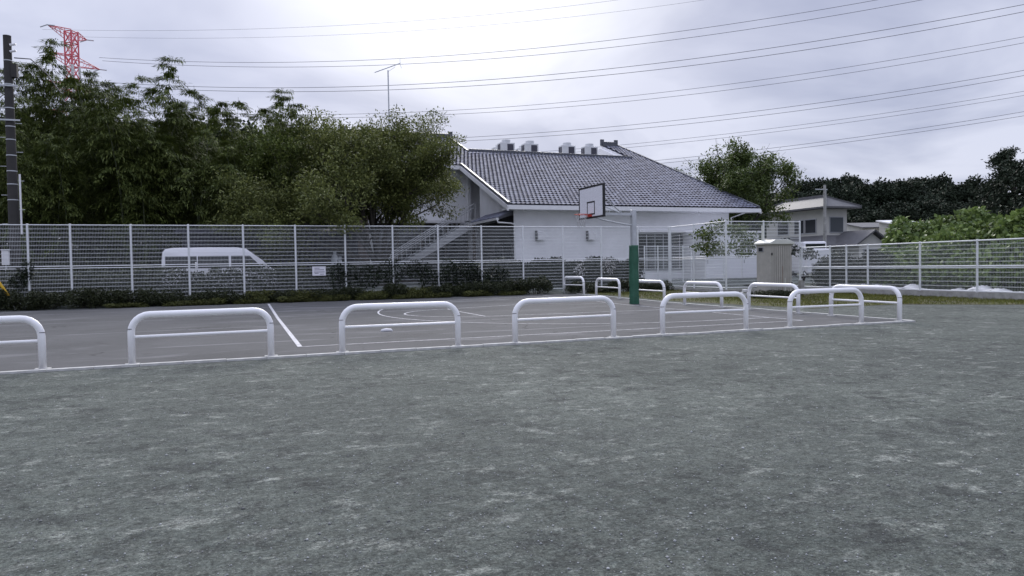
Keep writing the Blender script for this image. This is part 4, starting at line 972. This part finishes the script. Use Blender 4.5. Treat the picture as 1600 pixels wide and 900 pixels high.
def leafy(tips, rs, per, rad, L, W, material, name='crown', bias=(0, 0, -1), bw=.3):
    P = np.array([t[0][:] for t in tips]); D = np.array([t[1][:] for t in tips])
    idx = np.repeat(np.arange(len(P)), per); n = len(idx)
    off = rs.normal(size=(n, 3)); off *= (rad * rs.uniform(0, 1, n) ** .5 / (np.linalg.norm(off, axis=1) + 1e-9))[:, None]; off[:, 2] *= .6
    return leaf_mesh(name, P[idx] + off, L, W, material, rs, bias, bw, D[idx] * .5, flat=.6)

# spreading tree in front of the stair
rs = np.random.RandomState(11)
tb = PB(592, 400, 38.0)
tr = thing('spreading_tree', 'broad olive-green multi-stemmed tree spreading in front of the hall stair', 'tree', (tb.x, 38.0, .5))
limbs = []
for k in range(17):
    az = 2 * math.pi * k * 5 / 17 + rs.uniform(-.2, .2); el = R([18, 62, 34, 74, 24, 50, 40, 68][k % 8] + rs.uniform(-6, 6)); el = max(el, R(46)) if math.cos(az) > .25 else el; limbs.append((math.cos(az) * math.cos(el) * (.72 if math.cos(az) > 0 else 1.25) - .12, math.sin(az) * math.cos(el) * .8, math.sin(el)))
mb, tips = skeleton(rs, (0, 0, .7), limbs, 4.0, .13, 3, spread=.42, up=.10, gnarl=.10, ratio=.60, kids=4)
mb.tube([(0, 0, -.1), (0, 0, .4), (0, 0, .9)], [.42, .33, .3], 10)
mb.build('trunk', 'bark', tr)
obj('crown', leafy([t for t in tips if t[0].x < 4.5], rs, 30, .62, .16, .07, 'leaf_tree'), tr)
# second, yellower small-leaved crown to its left
tb = PB(455, 400, 40.5)
tr = thing('slender_tree', 'yellow-green upright tree between the bamboo and the spreading tree', 'tree', (tb.x, 40.5, .5))
limbs = [(rs.normal() * .35, rs.normal() * .3, 1) for k in range(9)]
mb, tips = skeleton(rs, (0, 0, .6), limbs, 3.5, .11, 3, spread=.36, up=.22, gnarl=.08, ratio=.58, kids=3)
mb.tube([(0, 0, -.1), (0, 0, .7)], [.3, .24], 8); mb.build('trunk', 'bark', tr)
obj('crown', leafy(tips, rs, 44, .62, .19, .065, 'leaf_bamboo'), tr)
# tree at the right end of the hall
rs = np.random.RandomState(5)
tq_ = PD(1142, 400, 52)
tr = thing('garden_tree', 'dense green tree with bare twigs rising behind the right end of the hall roof', 'tree', (tq_.x, tq_.y, .4))
limbs = [(math.cos(k * 2.4) * (.35 + .05 * k), math.sin(k * 2.4) * (.3 + .05 * k), 1.0 - .03 * k) for k in range(13)]
mb, tips = skeleton(rs, (0, 0, 2.4), limbs, 3.5, .10, 3, spread=.5, up=.03, gnarl=.12, ratio=.56, kids=4)
mb.tube([(0, 0, -.2), (.1, 0, 1.4), (0, 0, 2.7)], [.3, .24, .2], 10)
for k in range(26):
    az = rs.uniform(0, 6.28); el = R(rs.uniform(20, 80)); p = Vector((0, 0, 5.5)) + Vector((math.cos(az) * math.cos(el), math.sin(az) * math.cos(el), math.sin(el))) * 2.4
    d = (p - Vector((0, 0, 5.2))).normalized(); e = p + d * rs.uniform(1.2, 2.6) + Vector((0, 0, .3)); mb.tube([p, p.lerp(e, .5) + Vector(rs.normal(size=3) * .1), e], [.025, .016, .006], 3, False)
    tips.append((p.lerp(e, .7), d))
mb.build('trunk', 'bark', tr)
obj('crown', leafy(tips, rs, 24, .62, .19, .10, 'leaf_green'), tr)

# bamboo
def bamboo_variant(seed, nculm, hmin, hmax):
    rs = np.random.RandomState(seed); mb = MB(); P = []; D = []
    for c in range(nculm):
        bx, by = rs.uniform(-1.6, 1.6), rs.uniform(-1.3, 1.3); h = hmax if c == 0 else rs.uniform(hmin, hmax) * .86; az = rs.uniform(0, 6.28); lean = rs.uniform(.5, 2.2)
        pts = []
        for i in range(15):
            t = i / 14; pts.append(Vector((bx + math.cos(az) * lean * t ** 2.6, by + math.sin(az) * lean * t ** 2.6, h * (t - .10 * t ** 4 * lean / 2))))
        mb.tube(pts, [.05 * (1 - .85 * i / 14) for i in range(15)], 5, False)
        nn = int(h * .82 / .42)
        for k in range(nn):
            t = .22 + .78 * k / nn; f_ = t * 14; i = min(13, int(f_)); p = pts[i].lerp(pts[i + 1], f_ - i)
            env = (1.55 * (1 - ((t - .52) / .56) ** 2)) if t < .85 else 1.05 * (1.05 - t) / .2
            env = max(.5, env) * rs.uniform(.7, 1.35)
            for q in range(3 if t > .45 else 1):
                a2 = rs.uniform(0, 6.28); n = 13
                u = np.linspace(.15, 1, n); dirv = np.array([math.cos(a2), math.sin(a2), 0])
                zz_ = .42 * u - .72 * u ** 2 * env
                br_ = np.array(p[:]) + dirv * (u * env)[:, None] + np.stack([0 * u, 0 * u, zz_], 1)
                for rep in range(6):
                    P.append(br_ + rs.normal(size=(n, 3)) * np.array([.11, .11, .045])); D.append(np.tile(dirv * .75 + np.array([0, 0, -.45]), (n, 1)))
    P = np.concatenate(P); D = np.concatenate(D)
    kx = int(np.argmax(P[:, 2])); tip = P[kx].copy()
    return tip, mb.mesh('culms', 'culm'), leaf_mesh('foliage', P, .27, .05, 'leaf_bamboo', rs, D=D, flat=.8)
BV = [bamboo_variant(21, 4, 10, 12.5), bamboo_variant(22, 4, 8.5, 12), bamboo_variant(23, 3, 10.5, 13), bamboo_variant(24, 4, 7, 10.5)]
BT = [  # (px, py of tip in the photo, b, variant)
    (78, 62, 47, 2), (262, 90, 46, 2), (15, 95, 47, 0), (140, 112, 50, 1), (42, 98, 48, 1), (105, 118, 43, 3), (165, 128, 44, 1), (215, 118, 48, 0), (305, 138, 48, 0), (238, 135, 43, 3), (340, 158, 46, 1),
    (190, 150, 41.5, 3), (290, 160, 42.5, 1), (375, 156, 48, 0), (130, 165, 41, 1), (25, 150, 42, 0), (330, 185, 42, 3), (405, 168, 45, 1), (-30, 110, 45, 1), (80, 208, 39.5, 3), (350, 218, 40, 3), (230, 205, 40, 3), (436, 140, 44, 2), (-40, 160, 41, 3), (60, 110, 52, 0), (330, 165, 53, 1), (190, 135, 54, 1), (455, 150, 45, 0)]
rnd = random.Random(9)
for i, (px, py, b_, vi) in enumerate(BT):
    q = PB(px, py, b_); z0 = zg(0, b_); me = BV[vi]
    tip = me[0]; sc = (q.z - z0) / tip[2]; sxy = max(.75, min(1.15, sc)); rz = rnd.uniform(0, 6.28)
    ox, oy = (math.cos(rz) * tip[0] - math.sin(rz) * tip[1]) * sxy, (math.sin(rz) * tip[0] + math.cos(rz) * tip[1]) * sxy
    lab = 'feathery green bamboo clump in the dark grove behind the van'
    if i == 0: lab = 'tallest bamboo clump standing in front of the red lattice tower'
    if i == 1: lab = 'narrow bamboo plume standing above the middle of the grove'
    if i == 19: lab = 'short yellowish bamboo clump hanging low at the front of the grove beside the utility pole'
    t = thing('bamboo_clump', lab, 'bamboo', (q.x - ox, b_ - oy, z0), rz, 'bamboo clumps of the grove')
    t.scale = (sxy, sxy, sc)
    obj('culms', me[1], t); obj('foliage', me[2], t)
# dark undergrowth at the foot of the grove
def mound(name, a0, a1, b0, b1, hfun, material, n=60):
    xs = np.linspace(a0, a1, n); ys = np.linspace(b0, b1, max(8, int(n * .35)))
    V = [(x, y, hfun(x, y)) for y in ys for x in xs]; nx = len(xs)
    Fs = [(j * nx + i, j * nx + i + 1, (j + 1) * nx + i + 1, (j + 1) * nx + i) for j in range(len(ys) - 1) for i in range(nx - 1)]
    m = bpy.data.meshes.new(name); m.from_pydata(V, [], Fs); m.materials.append(MATS[material]); m.shade_smooth(); return m
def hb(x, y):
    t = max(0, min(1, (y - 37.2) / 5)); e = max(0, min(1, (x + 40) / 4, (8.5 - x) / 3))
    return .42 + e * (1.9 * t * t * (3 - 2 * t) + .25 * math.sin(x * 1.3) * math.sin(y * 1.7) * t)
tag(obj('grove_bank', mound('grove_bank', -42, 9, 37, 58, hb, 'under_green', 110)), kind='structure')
rs = np.random.RandomState(31); n = 26000
X_ = rs.uniform(-34, 5.5, n); Y_ = 37.6 + rs.uniform(0, 1, n) ** 1.5 * 8; Z_ = np.array([hb(a, b) for a, b in zip(X_, Y_)]) + rs.uniform(0, 1, n) ** 2 * 1.1
tag(obj('undergrowth', leaf_mesh('undergrowth', np.stack([X_, Y_, Z_], 1), .28, .13, 'leaf_hedge', rs, (0, 0, 1), .4)), 'dark leafy undergrowth covering the bank below the bamboo', 'undergrowth', kind='stuff')
# weeds just behind the tall fence
n = 46000; X_ = rs.uniform(-24, 4.5, n); Y_ = 31.05 + rs.uniform(0, 1, n) * 1.5
Z_ = np.array([zg(0, b) for b in Y_]) + rs.uniform(0, 1, n) ** .9 * (1.22 + .10 * np.sin(X_ * 1.7 + 1) + .08 * np.sin(X_ * 4.3) + .06 * np.sin(X_ * 9.7))
tag(obj('weeds', leaf_mesh('weeds', np.stack([X_, Y_, np.maximum(Z_, .2)], 1), .14, .05, 'leaf_hedge', rs, (0, 0, 1), .2)), 'dark waist-high weeds growing just behind the tall mesh fence', 'weeds', kind='stuff')

# low hedge shrubs at the foot of the tall fence
def shrub_variant(seed, w, h, mat_):
    rs = np.random.RandomState(seed); n = 3400
    cl = rs.uniform(-1, 1, (16, 3)) * np.array([w * .42, .26, h * .3]) + np.array([0, 0, h * .5]); idx = rs.randint(0, 16, n)
    o = rs.normal(size=(n, 3)); o *= (rs.uniform(.3, 1, n) ** .5 * .24 / (np.linalg.norm(o, axis=1) + 1e-9))[:, None]
    P = cl[idx] + o; P[:, 2] = np.abs(P[:, 2]); 
    mb = MB()
    for k in range(9):
        e = cl[k]; mb.tube([(e[0] * .3, e[1] * .3, -.03), (e[0] * .7, e[1] * .7, e[2] * .55), tuple(e)], [.016, .011, .005], 4, False)
    return mb.mesh('stems', 'bark'), leaf_mesh('foliage', P, .075, .04, mat_, rs, (0, 0, 1), .35)
SV = [shrub_variant(41, 1.3, .62, 'leaf_hedge'), shrub_variant(42, 1.5, .50, 'leaf_hedge'), shrub_variant(43, 1.2, .70, 'leaf_hedge'), shrub_variant(44, 1.4, .38, 'leaf_moss'), shrub_variant(45, 1.4, .95, 'leaf_hedge')]
def shrub(x, y, v, lab, grp, sx=1.0, sz=1.0):
    t = thing('hedge_shrub', lab, 'shrub', (x, y, zg(x, y)), rnd.choice([0, math.pi]) + rnd.uniform(-.2, .2), grp); t.scale = (sx, 1, sz); obj('stems', SV[v][0], t); obj('foliage', SV[v][1], t)
x = -20.5; 
while x < 13.0:
    left = x < -3
    v = rnd.choice([0, 2, 0, 1]) if left else rnd.choice([1, 3, 1, 0])
    if 9.0 < x < 14: v = rnd.choice([4, 2, 4])
    shrub(x, 30.28 + rnd.uniform(-.05, .08), v, 'low dark clipped shrub in the hedge row at the foot of the tall mesh fence', 'hedge shrubs along the tall fence', rnd.uniform(.9, 1.15), rnd.uniform(.85, 1.2) * (1.0 if left else .8))
    x += rnd.uniform(.8, 1.05)
for k in range(11): shrub(-4 + k * 1.5 + rnd.uniform(-.3, .3), 30.02, 3, 'very low mossy green shrub along the asphalt edge below the hedge', 'mossy low shrubs along the asphalt edge', 1.0, rnd.uniform(.35, .6))
x = 14.6
while x < 19:
    shrub(x, 30.0 + rnd.uniform(-.3, .2), rnd.choice([4, 2, 1]), 'bushy dark shrub in the fence corner behind the basketball post', 'shrubs in the fence corner', 1.1, rnd.uniform(.6, .9)); x += 1.0
for k in range(5):
    q = PD(1190 + k * 10, 452, 27.6); shrub(q.x, q.y, 1, 'small dark weed clump at the foot of the beige cabin', 'weed clumps by the cabin', .5, .5)

# clipped evergreen hedge hiding the foot of the hall wall
rs = np.random.RandomState(51); n = 30000; h0, h1 = PB(690, 405, 33.0).x, PB(1000, 405, 33.0).x
X_ = rs.uniform(h0, h1, n); Y_ = 32.6 + rs.uniform(0, 1, n) * .8; Z_ = .35 + rs.uniform(0, 1, n) ** .8 * (1.30 + .12 * np.sin(X_ * 2.3) + .07 * np.sin(X_ * 6.1))
hg = thing('evergreen_hedge', 'dark evergreen hedge between the tall fence and the blank hall wall', 'hedge', ((h0 + h1) / 2, 33.0, .35))
me = leaf_mesh('foliage', np.stack([X_ - (h0 + h1) / 2, Y_ - 33.0, Z_ - .35], 1), .13, .06, 'leaf_ivy', rs, (0, -1, .3), .5); obj('foliage', me, hg)
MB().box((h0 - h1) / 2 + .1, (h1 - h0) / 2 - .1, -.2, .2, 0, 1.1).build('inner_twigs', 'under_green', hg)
rs = np.random.RandomState(52); n = 9000
Y_ = rs.uniform(22.2, 26.0, n); X_ = 24.3 + rs.uniform(0, 1, n) * .8; Z_ = .2 + rs.uniform(0, 1, n) ** .8 * (1.35 + .2 * np.sin(Y_ * 3.1) + .1 * np.sin(Y_ * 7.7))
hg = thing('corner_hedge', 'dark hedge behind the low fence beside the tall fence corner', 'hedge', (24.7, 24.1, .1))
obj('foliage', leaf_mesh('foliage', np.stack([X_ - 24.7, Y_ - 24.1, Z_ - .1], 1), .12, .06, 'leaf_ivy', rs, (-1, -.3, .3), .5), hg)
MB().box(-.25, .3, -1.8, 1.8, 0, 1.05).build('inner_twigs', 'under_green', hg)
# ivy on the fence
def ivy(label, pts, n, seed, mat_='leaf_ivy', L=.10, parent_y=None, thick=.12):
    """pts: list of (x,y,z,rx,rz) blobs on the fence plane"""
    rs = np.random.RandomState(seed); w = np.array([p[3] * p[4] for p in pts]); idx = rs.choice(len(pts), n, p=w / w.sum()); A = np.array(pts)
    r_ = rs.uniform(0, 1, n) ** .6; t = rs.uniform(0, 6.28, n)
    P = np.stack([A[idx, 0] + A[idx, 3] * r_ * np.cos(t), A[idx, 1] + rs.normal(size=n) * thick * .5, np.maximum(.2, A[idx, 2] + A[idx, 4] * r_ * np.sin(t))], 1)
    o0 = np.array([A[0, 0], A[0, 1], .2]); t_ = thing('climbing_vine', label, 'vine', tuple(o0), group='climbing vines on the fences')
    mb = MB()
    for p in pts:
        b0 = Vector((p[0] - o0[0] - p[3] * .6, p[1] - o0[1], p[2] - .2 - p[4] * .7)); mb.tube([b0, b0 + Vector((p[3] * .5, 0, p[4] * .5)), Vector((p[0] - o0[0] + p[3] * .5, p[1] - o0[1], p[2] - .2 + p[4] * .6))], [.014, .01, .005], 4, False)
    mb.build('stems', 'bark', t_); obj('foliage', leaf_mesh('foliage', P - o0, L, L * .7, mat_, rs, (0, -1, -.3), .6), t_)
def blobs(lst, b_):
    out = []
    for (px, py, rw, rh) in lst:
        q = PB(px, py, b_); sc = q.length / F; out.append((q.x, b_, q.z, rw * sc, rh * sc))
    return out
ivy('dark ivy climbing the lower tier of the tall fence below the stair', blobs([(535, 430, 22, 22), (575, 432, 22, 18), (610, 425, 22, 20), (650, 420, 24, 14), (672, 438, 18, 18)], FBK + .06), 5200, 61)
ivy('thick dark ivy on the lower tier of the tall fence beside the hall corner', blobs([(700, 430, 16, 26), (728, 428, 24, 24), (748, 440, 18, 18), (775, 430, 22, 14)], FBK + .06), 5200, 62)
ivy('dark vine on the fence beside the utility pole', blobs([(42, 425, 9, 14), (30, 440, 10, 10)], FBK + .06), 900, 63)
ivy('leafy vine sprays hanging over the tall fence corner beside the white shed', blobs([(1110, 385, 30, 9), (1160, 385, 26, 10), (1105, 365, 20, 10), (1125, 352, 16, 8), (1150, 362, 18, 12), (1170, 376, 14, 12), (1120, 395, 26, 5), (1165, 397, 22, 4)], CY + 1.2), 2300, 64, 'leaf_green', .12, thick=.6)
ivy('vine with pinkish blossom on the tall fence end post beside the cabin', blobs([(1226, 384, 12, 10), (1240, 390, 8, 9), (1262, 396, 18, 8)], CY + .1), 600, 65, 'leaf_ivy', .12)
ivy('sparse pale blossom sprays behind the barrier near the basketball post', blobs([(906, 422, 10, 12), (950, 415, 14, 14)], FBK - .1), 260, 66, 'blossom', .09)

# kudzu mound behind the low fence
def hk(x, y):
    e = max(0, min(1, (x - 24.3) / 3.6)); e2 = max(0, min(1, (23.4 + (x - 24.3) * .80 - y) / 1.6))
    base = .25 + 2.2 * (e ** .7) * e2
    return base + e * e2 * (.35 * math.sin(x * .9 + y * .5) + .30 * math.sin(y * 1.7 - x * .6) + .22 * math.sin(x * 2.9 + 1) * math.sin(y * 2.3) + .5 * mnoise.noise(Vector((x * .6, y * .6, 2))) + .35 * mnoise.noise(Vector((x * 1.5, y * 1.5, 5))))
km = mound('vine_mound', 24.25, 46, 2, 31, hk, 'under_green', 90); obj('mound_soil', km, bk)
rs = np.random.RandomState(71); n = 110000
X_ = 24.4 + rs.uniform(0, 1, n) ** 1.3 * 16; Y_ = 5 + rs.uniform(0, 1, n) * (18.2 + (X_ - 24.3) * .80); Z_ = np.array([hk(a, b) for a, b in zip(X_, Y_)]) + rs.uniform(0, 1, n) ** 2 * .4 + .02
tag(obj('vine_thicket', leaf_mesh('vine_thicket', np.stack([X_, Y_, Z_], 1), .20, .17, 'leaf_kudzu', rs, (-.3, -.2, .2), .9, flat=.5)), 'bright green broad-leaved vines smothering the bank behind the low fence', 'vines', kind='stuff')
tag(bk, kind='structure')

# grass verge
poly = [(14.6, 29.8), (14.75, 23), (15.7, 16.8), (19, 16.9), (21.6, 14.7), (22.0, 6), (23.7, 6), (23.7, 26.0), (19.65, 26.0), (19.65, 29.8)]
def inside(x, y):
    c = False; j = len(poly) - 1
    for i in range(len(poly)):
        if (poly[i][1] > y) != (poly[j][1] > y) and x < (poly[j][0] - poly[i][0]) * (y - poly[i][1]) / (poly[j][1] - poly[i][1]) + poly[i][0]: c = not c
        j = i
    return c
b = bmesh.new(); f_ = b.faces.new([b.verts.new((p[0], p[1], 0)) for p in poly])
for co, no in ((22, 0), (30, 0)):
    bmesh.ops.bisect_plane(b, geom=b.verts[:] + b.edges[:] + b.faces[:], plane_co=(0, co, 0), plane_no=(0, 1, 0))
for v in b.verts: v.co.z = zg(v.co.x, v.co.y) + .006
m = bpy.data.meshes.new('grass_verge'); b.to_mesh(m); b.free(); m.materials.append(MATS['verge']); tag(obj('grass_verge', m), kind='structure')
rs = np.random.RandomState(81); P = []
import mathutils.noise as mn
while len(P) < 26000:
    x, y = rs.uniform(14.6, 23.7), rs.uniform(7, 29.8)
    if not inside(x, y): continue
    k = .5 + .5 * mn.noise(Vector((x * .55, y * .55, 0))) ; dens = k + min(.4, (x - 15) * .05)
    if rs.uniform() < dens ** 2: P.append((x, y, zg(x, y)))
P = np.array(P)
tag(obj('grass', leaf_mesh('grass', P, .085, .014, 'grass', rs, (0, 0, 1), 1.4)), 'short mossy grass beside the gravel in front of the low fence', 'grass', kind='stuff')

# wood on the far right and trees beyond the house
def wood_variant(seed, w, h):
    rs = np.random.RandomState(seed); nc = 46
    c = rs.normal(size=(nc, 3)); c /= np.linalg.norm(c, axis=1)[:, None]; c *= rs.uniform(.55, 1, nc)[:, None] ** .6
    c = c * np.array([w / 2, w / 2, h * .36]) + np.array([0, 0, h * .60]); n = 13000; idx = rs.randint(0, nc, n); o = rs.normal(size=(n, 3)); o *= (w * .13 * rs.uniform(.4, 1, n) / (np.linalg.norm(o, axis=1) + 1e-9))[:, None]
    mb = MB().tube([(0, 0, -.5), (.1, .1, h * .3), (0, 0, h * .6)], [.35, .27, .15], 7)
    for k in range(14): mb.tube([(0, 0, h * rs.uniform(.25, .5)), tuple(c[k])], [.14, .05], 4, False)
    return mb.mesh('trunk', 'bark'), leaf_mesh('crown', c[idx] + o, .42, .28, 'leaf_wood', rs, (0, 0, 1), .2)
WV = [wood_variant(91, 10, 14), wood_variant(92, 11, 14), wood_variant(93, 9, 14)]
TL = [(1205, 305), (1225, 298), (1250, 291), (1275, 286), (1300, 283), (1322, 281), (1345, 284), (1370, 288), (1392, 286), (1415, 287), (1438, 283), (1460, 280), (1482, 277), (1505, 280), (1528, 287), (1546, 300), (1180, 312), (1560, 312),
      (1240, 322), (1330, 318), (1400, 320), (1450, 316), (1500, 318), (1540, 328), (1290, 325), (1360, 330), (1430, 335), (1480, 338)]
for i, (px, py) in enumerate(TL):
    dep = rnd.uniform(112, 130) if i < 18 else rnd.uniform(88, 100)
    q = PD(px, py, dep); v = rnd.choice(WV); t = thing('broadleaf_tree', 'dark evergreen broadleaf tree in the wooded ridge beyond the houses', 'tree', (q.x, q.y, .4), rnd.uniform(0, 6.28), 'dark trees of the far wood')
    s = (q.z - .4) / 13.6; t.scale = (max(s, .75), max(s, .75), s); obj('trunk', v[0], t); obj('crown', v[1], t)
for (px, py, dep, lab, sx) in ((1598, 252, 56, 'large rounded dark tree at the edge of the vine bank', .62), (1640, 262, 52, 'dark tree behind the large rounded tree at the vine bank', .7), (1548, 322, 62, 'low dark tree beside the vine bank', .5)):
    q = PD(px, py, dep); t = thing('bank_tree', lab, 'tree', (q.x, q.y, .4), 1.0); s = (q.z - .4) / 13.6; t.scale = (sx, sx, s); obj('trunk', WV[1][0], t); obj('crown', WV[1][1], t)
for i, (px, py) in enumerate(((-30, 190), (25, 185), (80, 195), (135, 190), (190, 195), (245, 190), (300, 200), (350, 205), (400, 210), (450, 215), (505, 205))):
    q = PD(px, py, 60); t = thing('grove_tree', 'dark broadleaf tree filling the back of the bamboo grove', 'tree', (q.x, q.y, .4), rnd.uniform(0, 6.28), 'dark trees behind the bamboo'); s = (q.z - .4) / 13.6
    t.scale = (max(s, .8), max(s, .8), s); v = WV[i % 3]; obj('trunk', v[0], t); obj('crown', v[1], t)
# tall pine with layered tufts
rs = np.random.RandomState(97); q = PD(1570, 240, 72); H_ = q.z - .4
t = thing('pine_tree', 'tall thin dark pine with tufted layered branches above the vines', 'tree', (q.x, q.y, .4)); mb = MB().tube([(0, 0, -.2), (.15, 0, H_ * .5), (0, 0, H_)], [.25, .17, .04], 8); P = []
for k in range(34):
    z = H_ * (.42 + .58 * k / 34); L_ = 2.6 * (1.08 - k / 34) + .3; az = rs.uniform(0, 6.28); e = Vector((math.cos(az) * L_, math.sin(az) * L_, z + .3)); mb.tube([(0, 0, z), tuple(e)], [.05, .015], 4, False)
    for f_ in (.55, .8, 1.0): P.append(np.array([e.x * f_, e.y * f_, z + .3 * f_]) + rs.normal(size=(70, 3)) * np.array([.33, .33, .2]))
mb.build('trunk', 'bark', t); obj('crown', leaf_mesh('crown', np.concatenate(P), .4, .1, 'leaf_wood', rs, (0, 0, 1), .4), t)

# small stones on the gravel near the camera
rs = np.random.RandomState(3); n = 7000
ra = np.abs(rs.normal(size=n)) * 5 + 2.2; an_ = rs.uniform(-.75, .75, n) + TH
px_, py_ = ra * np.sin(an_), ra * np.cos(an_); ok = (py_ < BF - .2); px_, py_ = px_[ok], py_[ok]; n = len(px_)
s_ = rs.uniform(.0025, .007, n) * (1 + (rs.uniform(size=n) > .97) * .9)
octa = np.array([(1, 0, 0), (0, 1, 0), (-1, 0, 0), (0, -1, 0), (0, 0, .7), (0, 0, -.7)]); of = np.array([(0, 1, 4), (1, 2, 4), (2, 3, 4), (3, 0, 4), (1, 0, 5), (2, 1, 5), (3, 2, 5), (0, 3, 5)])
ja = rs.uniform(.6, 1.4, (n, 6, 1)); rot = rs.uniform(0, 6.28, n); cr_, sr_ = np.cos(rot), np.sin(rot)
Vp = octa[None] * ja * s_[:, None, None]; Vp = np.stack([Vp[..., 0] * cr_[:, None] - Vp[..., 1] * sr_[:, None], Vp[..., 0] * sr_[:, None] + Vp[..., 1] * cr_[:, None], Vp[..., 2]], -1)
Vp += np.stack([px_, py_, s_ * .3], 1)[:, None, :]
tag(obj('loose_stones', np_mesh('loose_stones', Vp.reshape(-1, 3), (of[None] + 6 * np.arange(n)[:, None, None]).reshape(-1, 3), 'pebble')), 'small pale loose stones scattered over the grey gravel', 'stones', kind='stuff')
# pale lump lying on the court
q = G(604, 518.5); o = MB().tube([(-.13, 0, .0), (-.1, 0, .02), (0, 0, .03), (.1, .01, .02), (.14, 0, 0)], [.01, .035, .04, .035, .01], 8).build('white_rag', 'sheet_white', None, smooth=True); o.location = (q.x, q.y, .01); tag(o, 'small white crumpled rag lying on the asphalt court', 'rag')
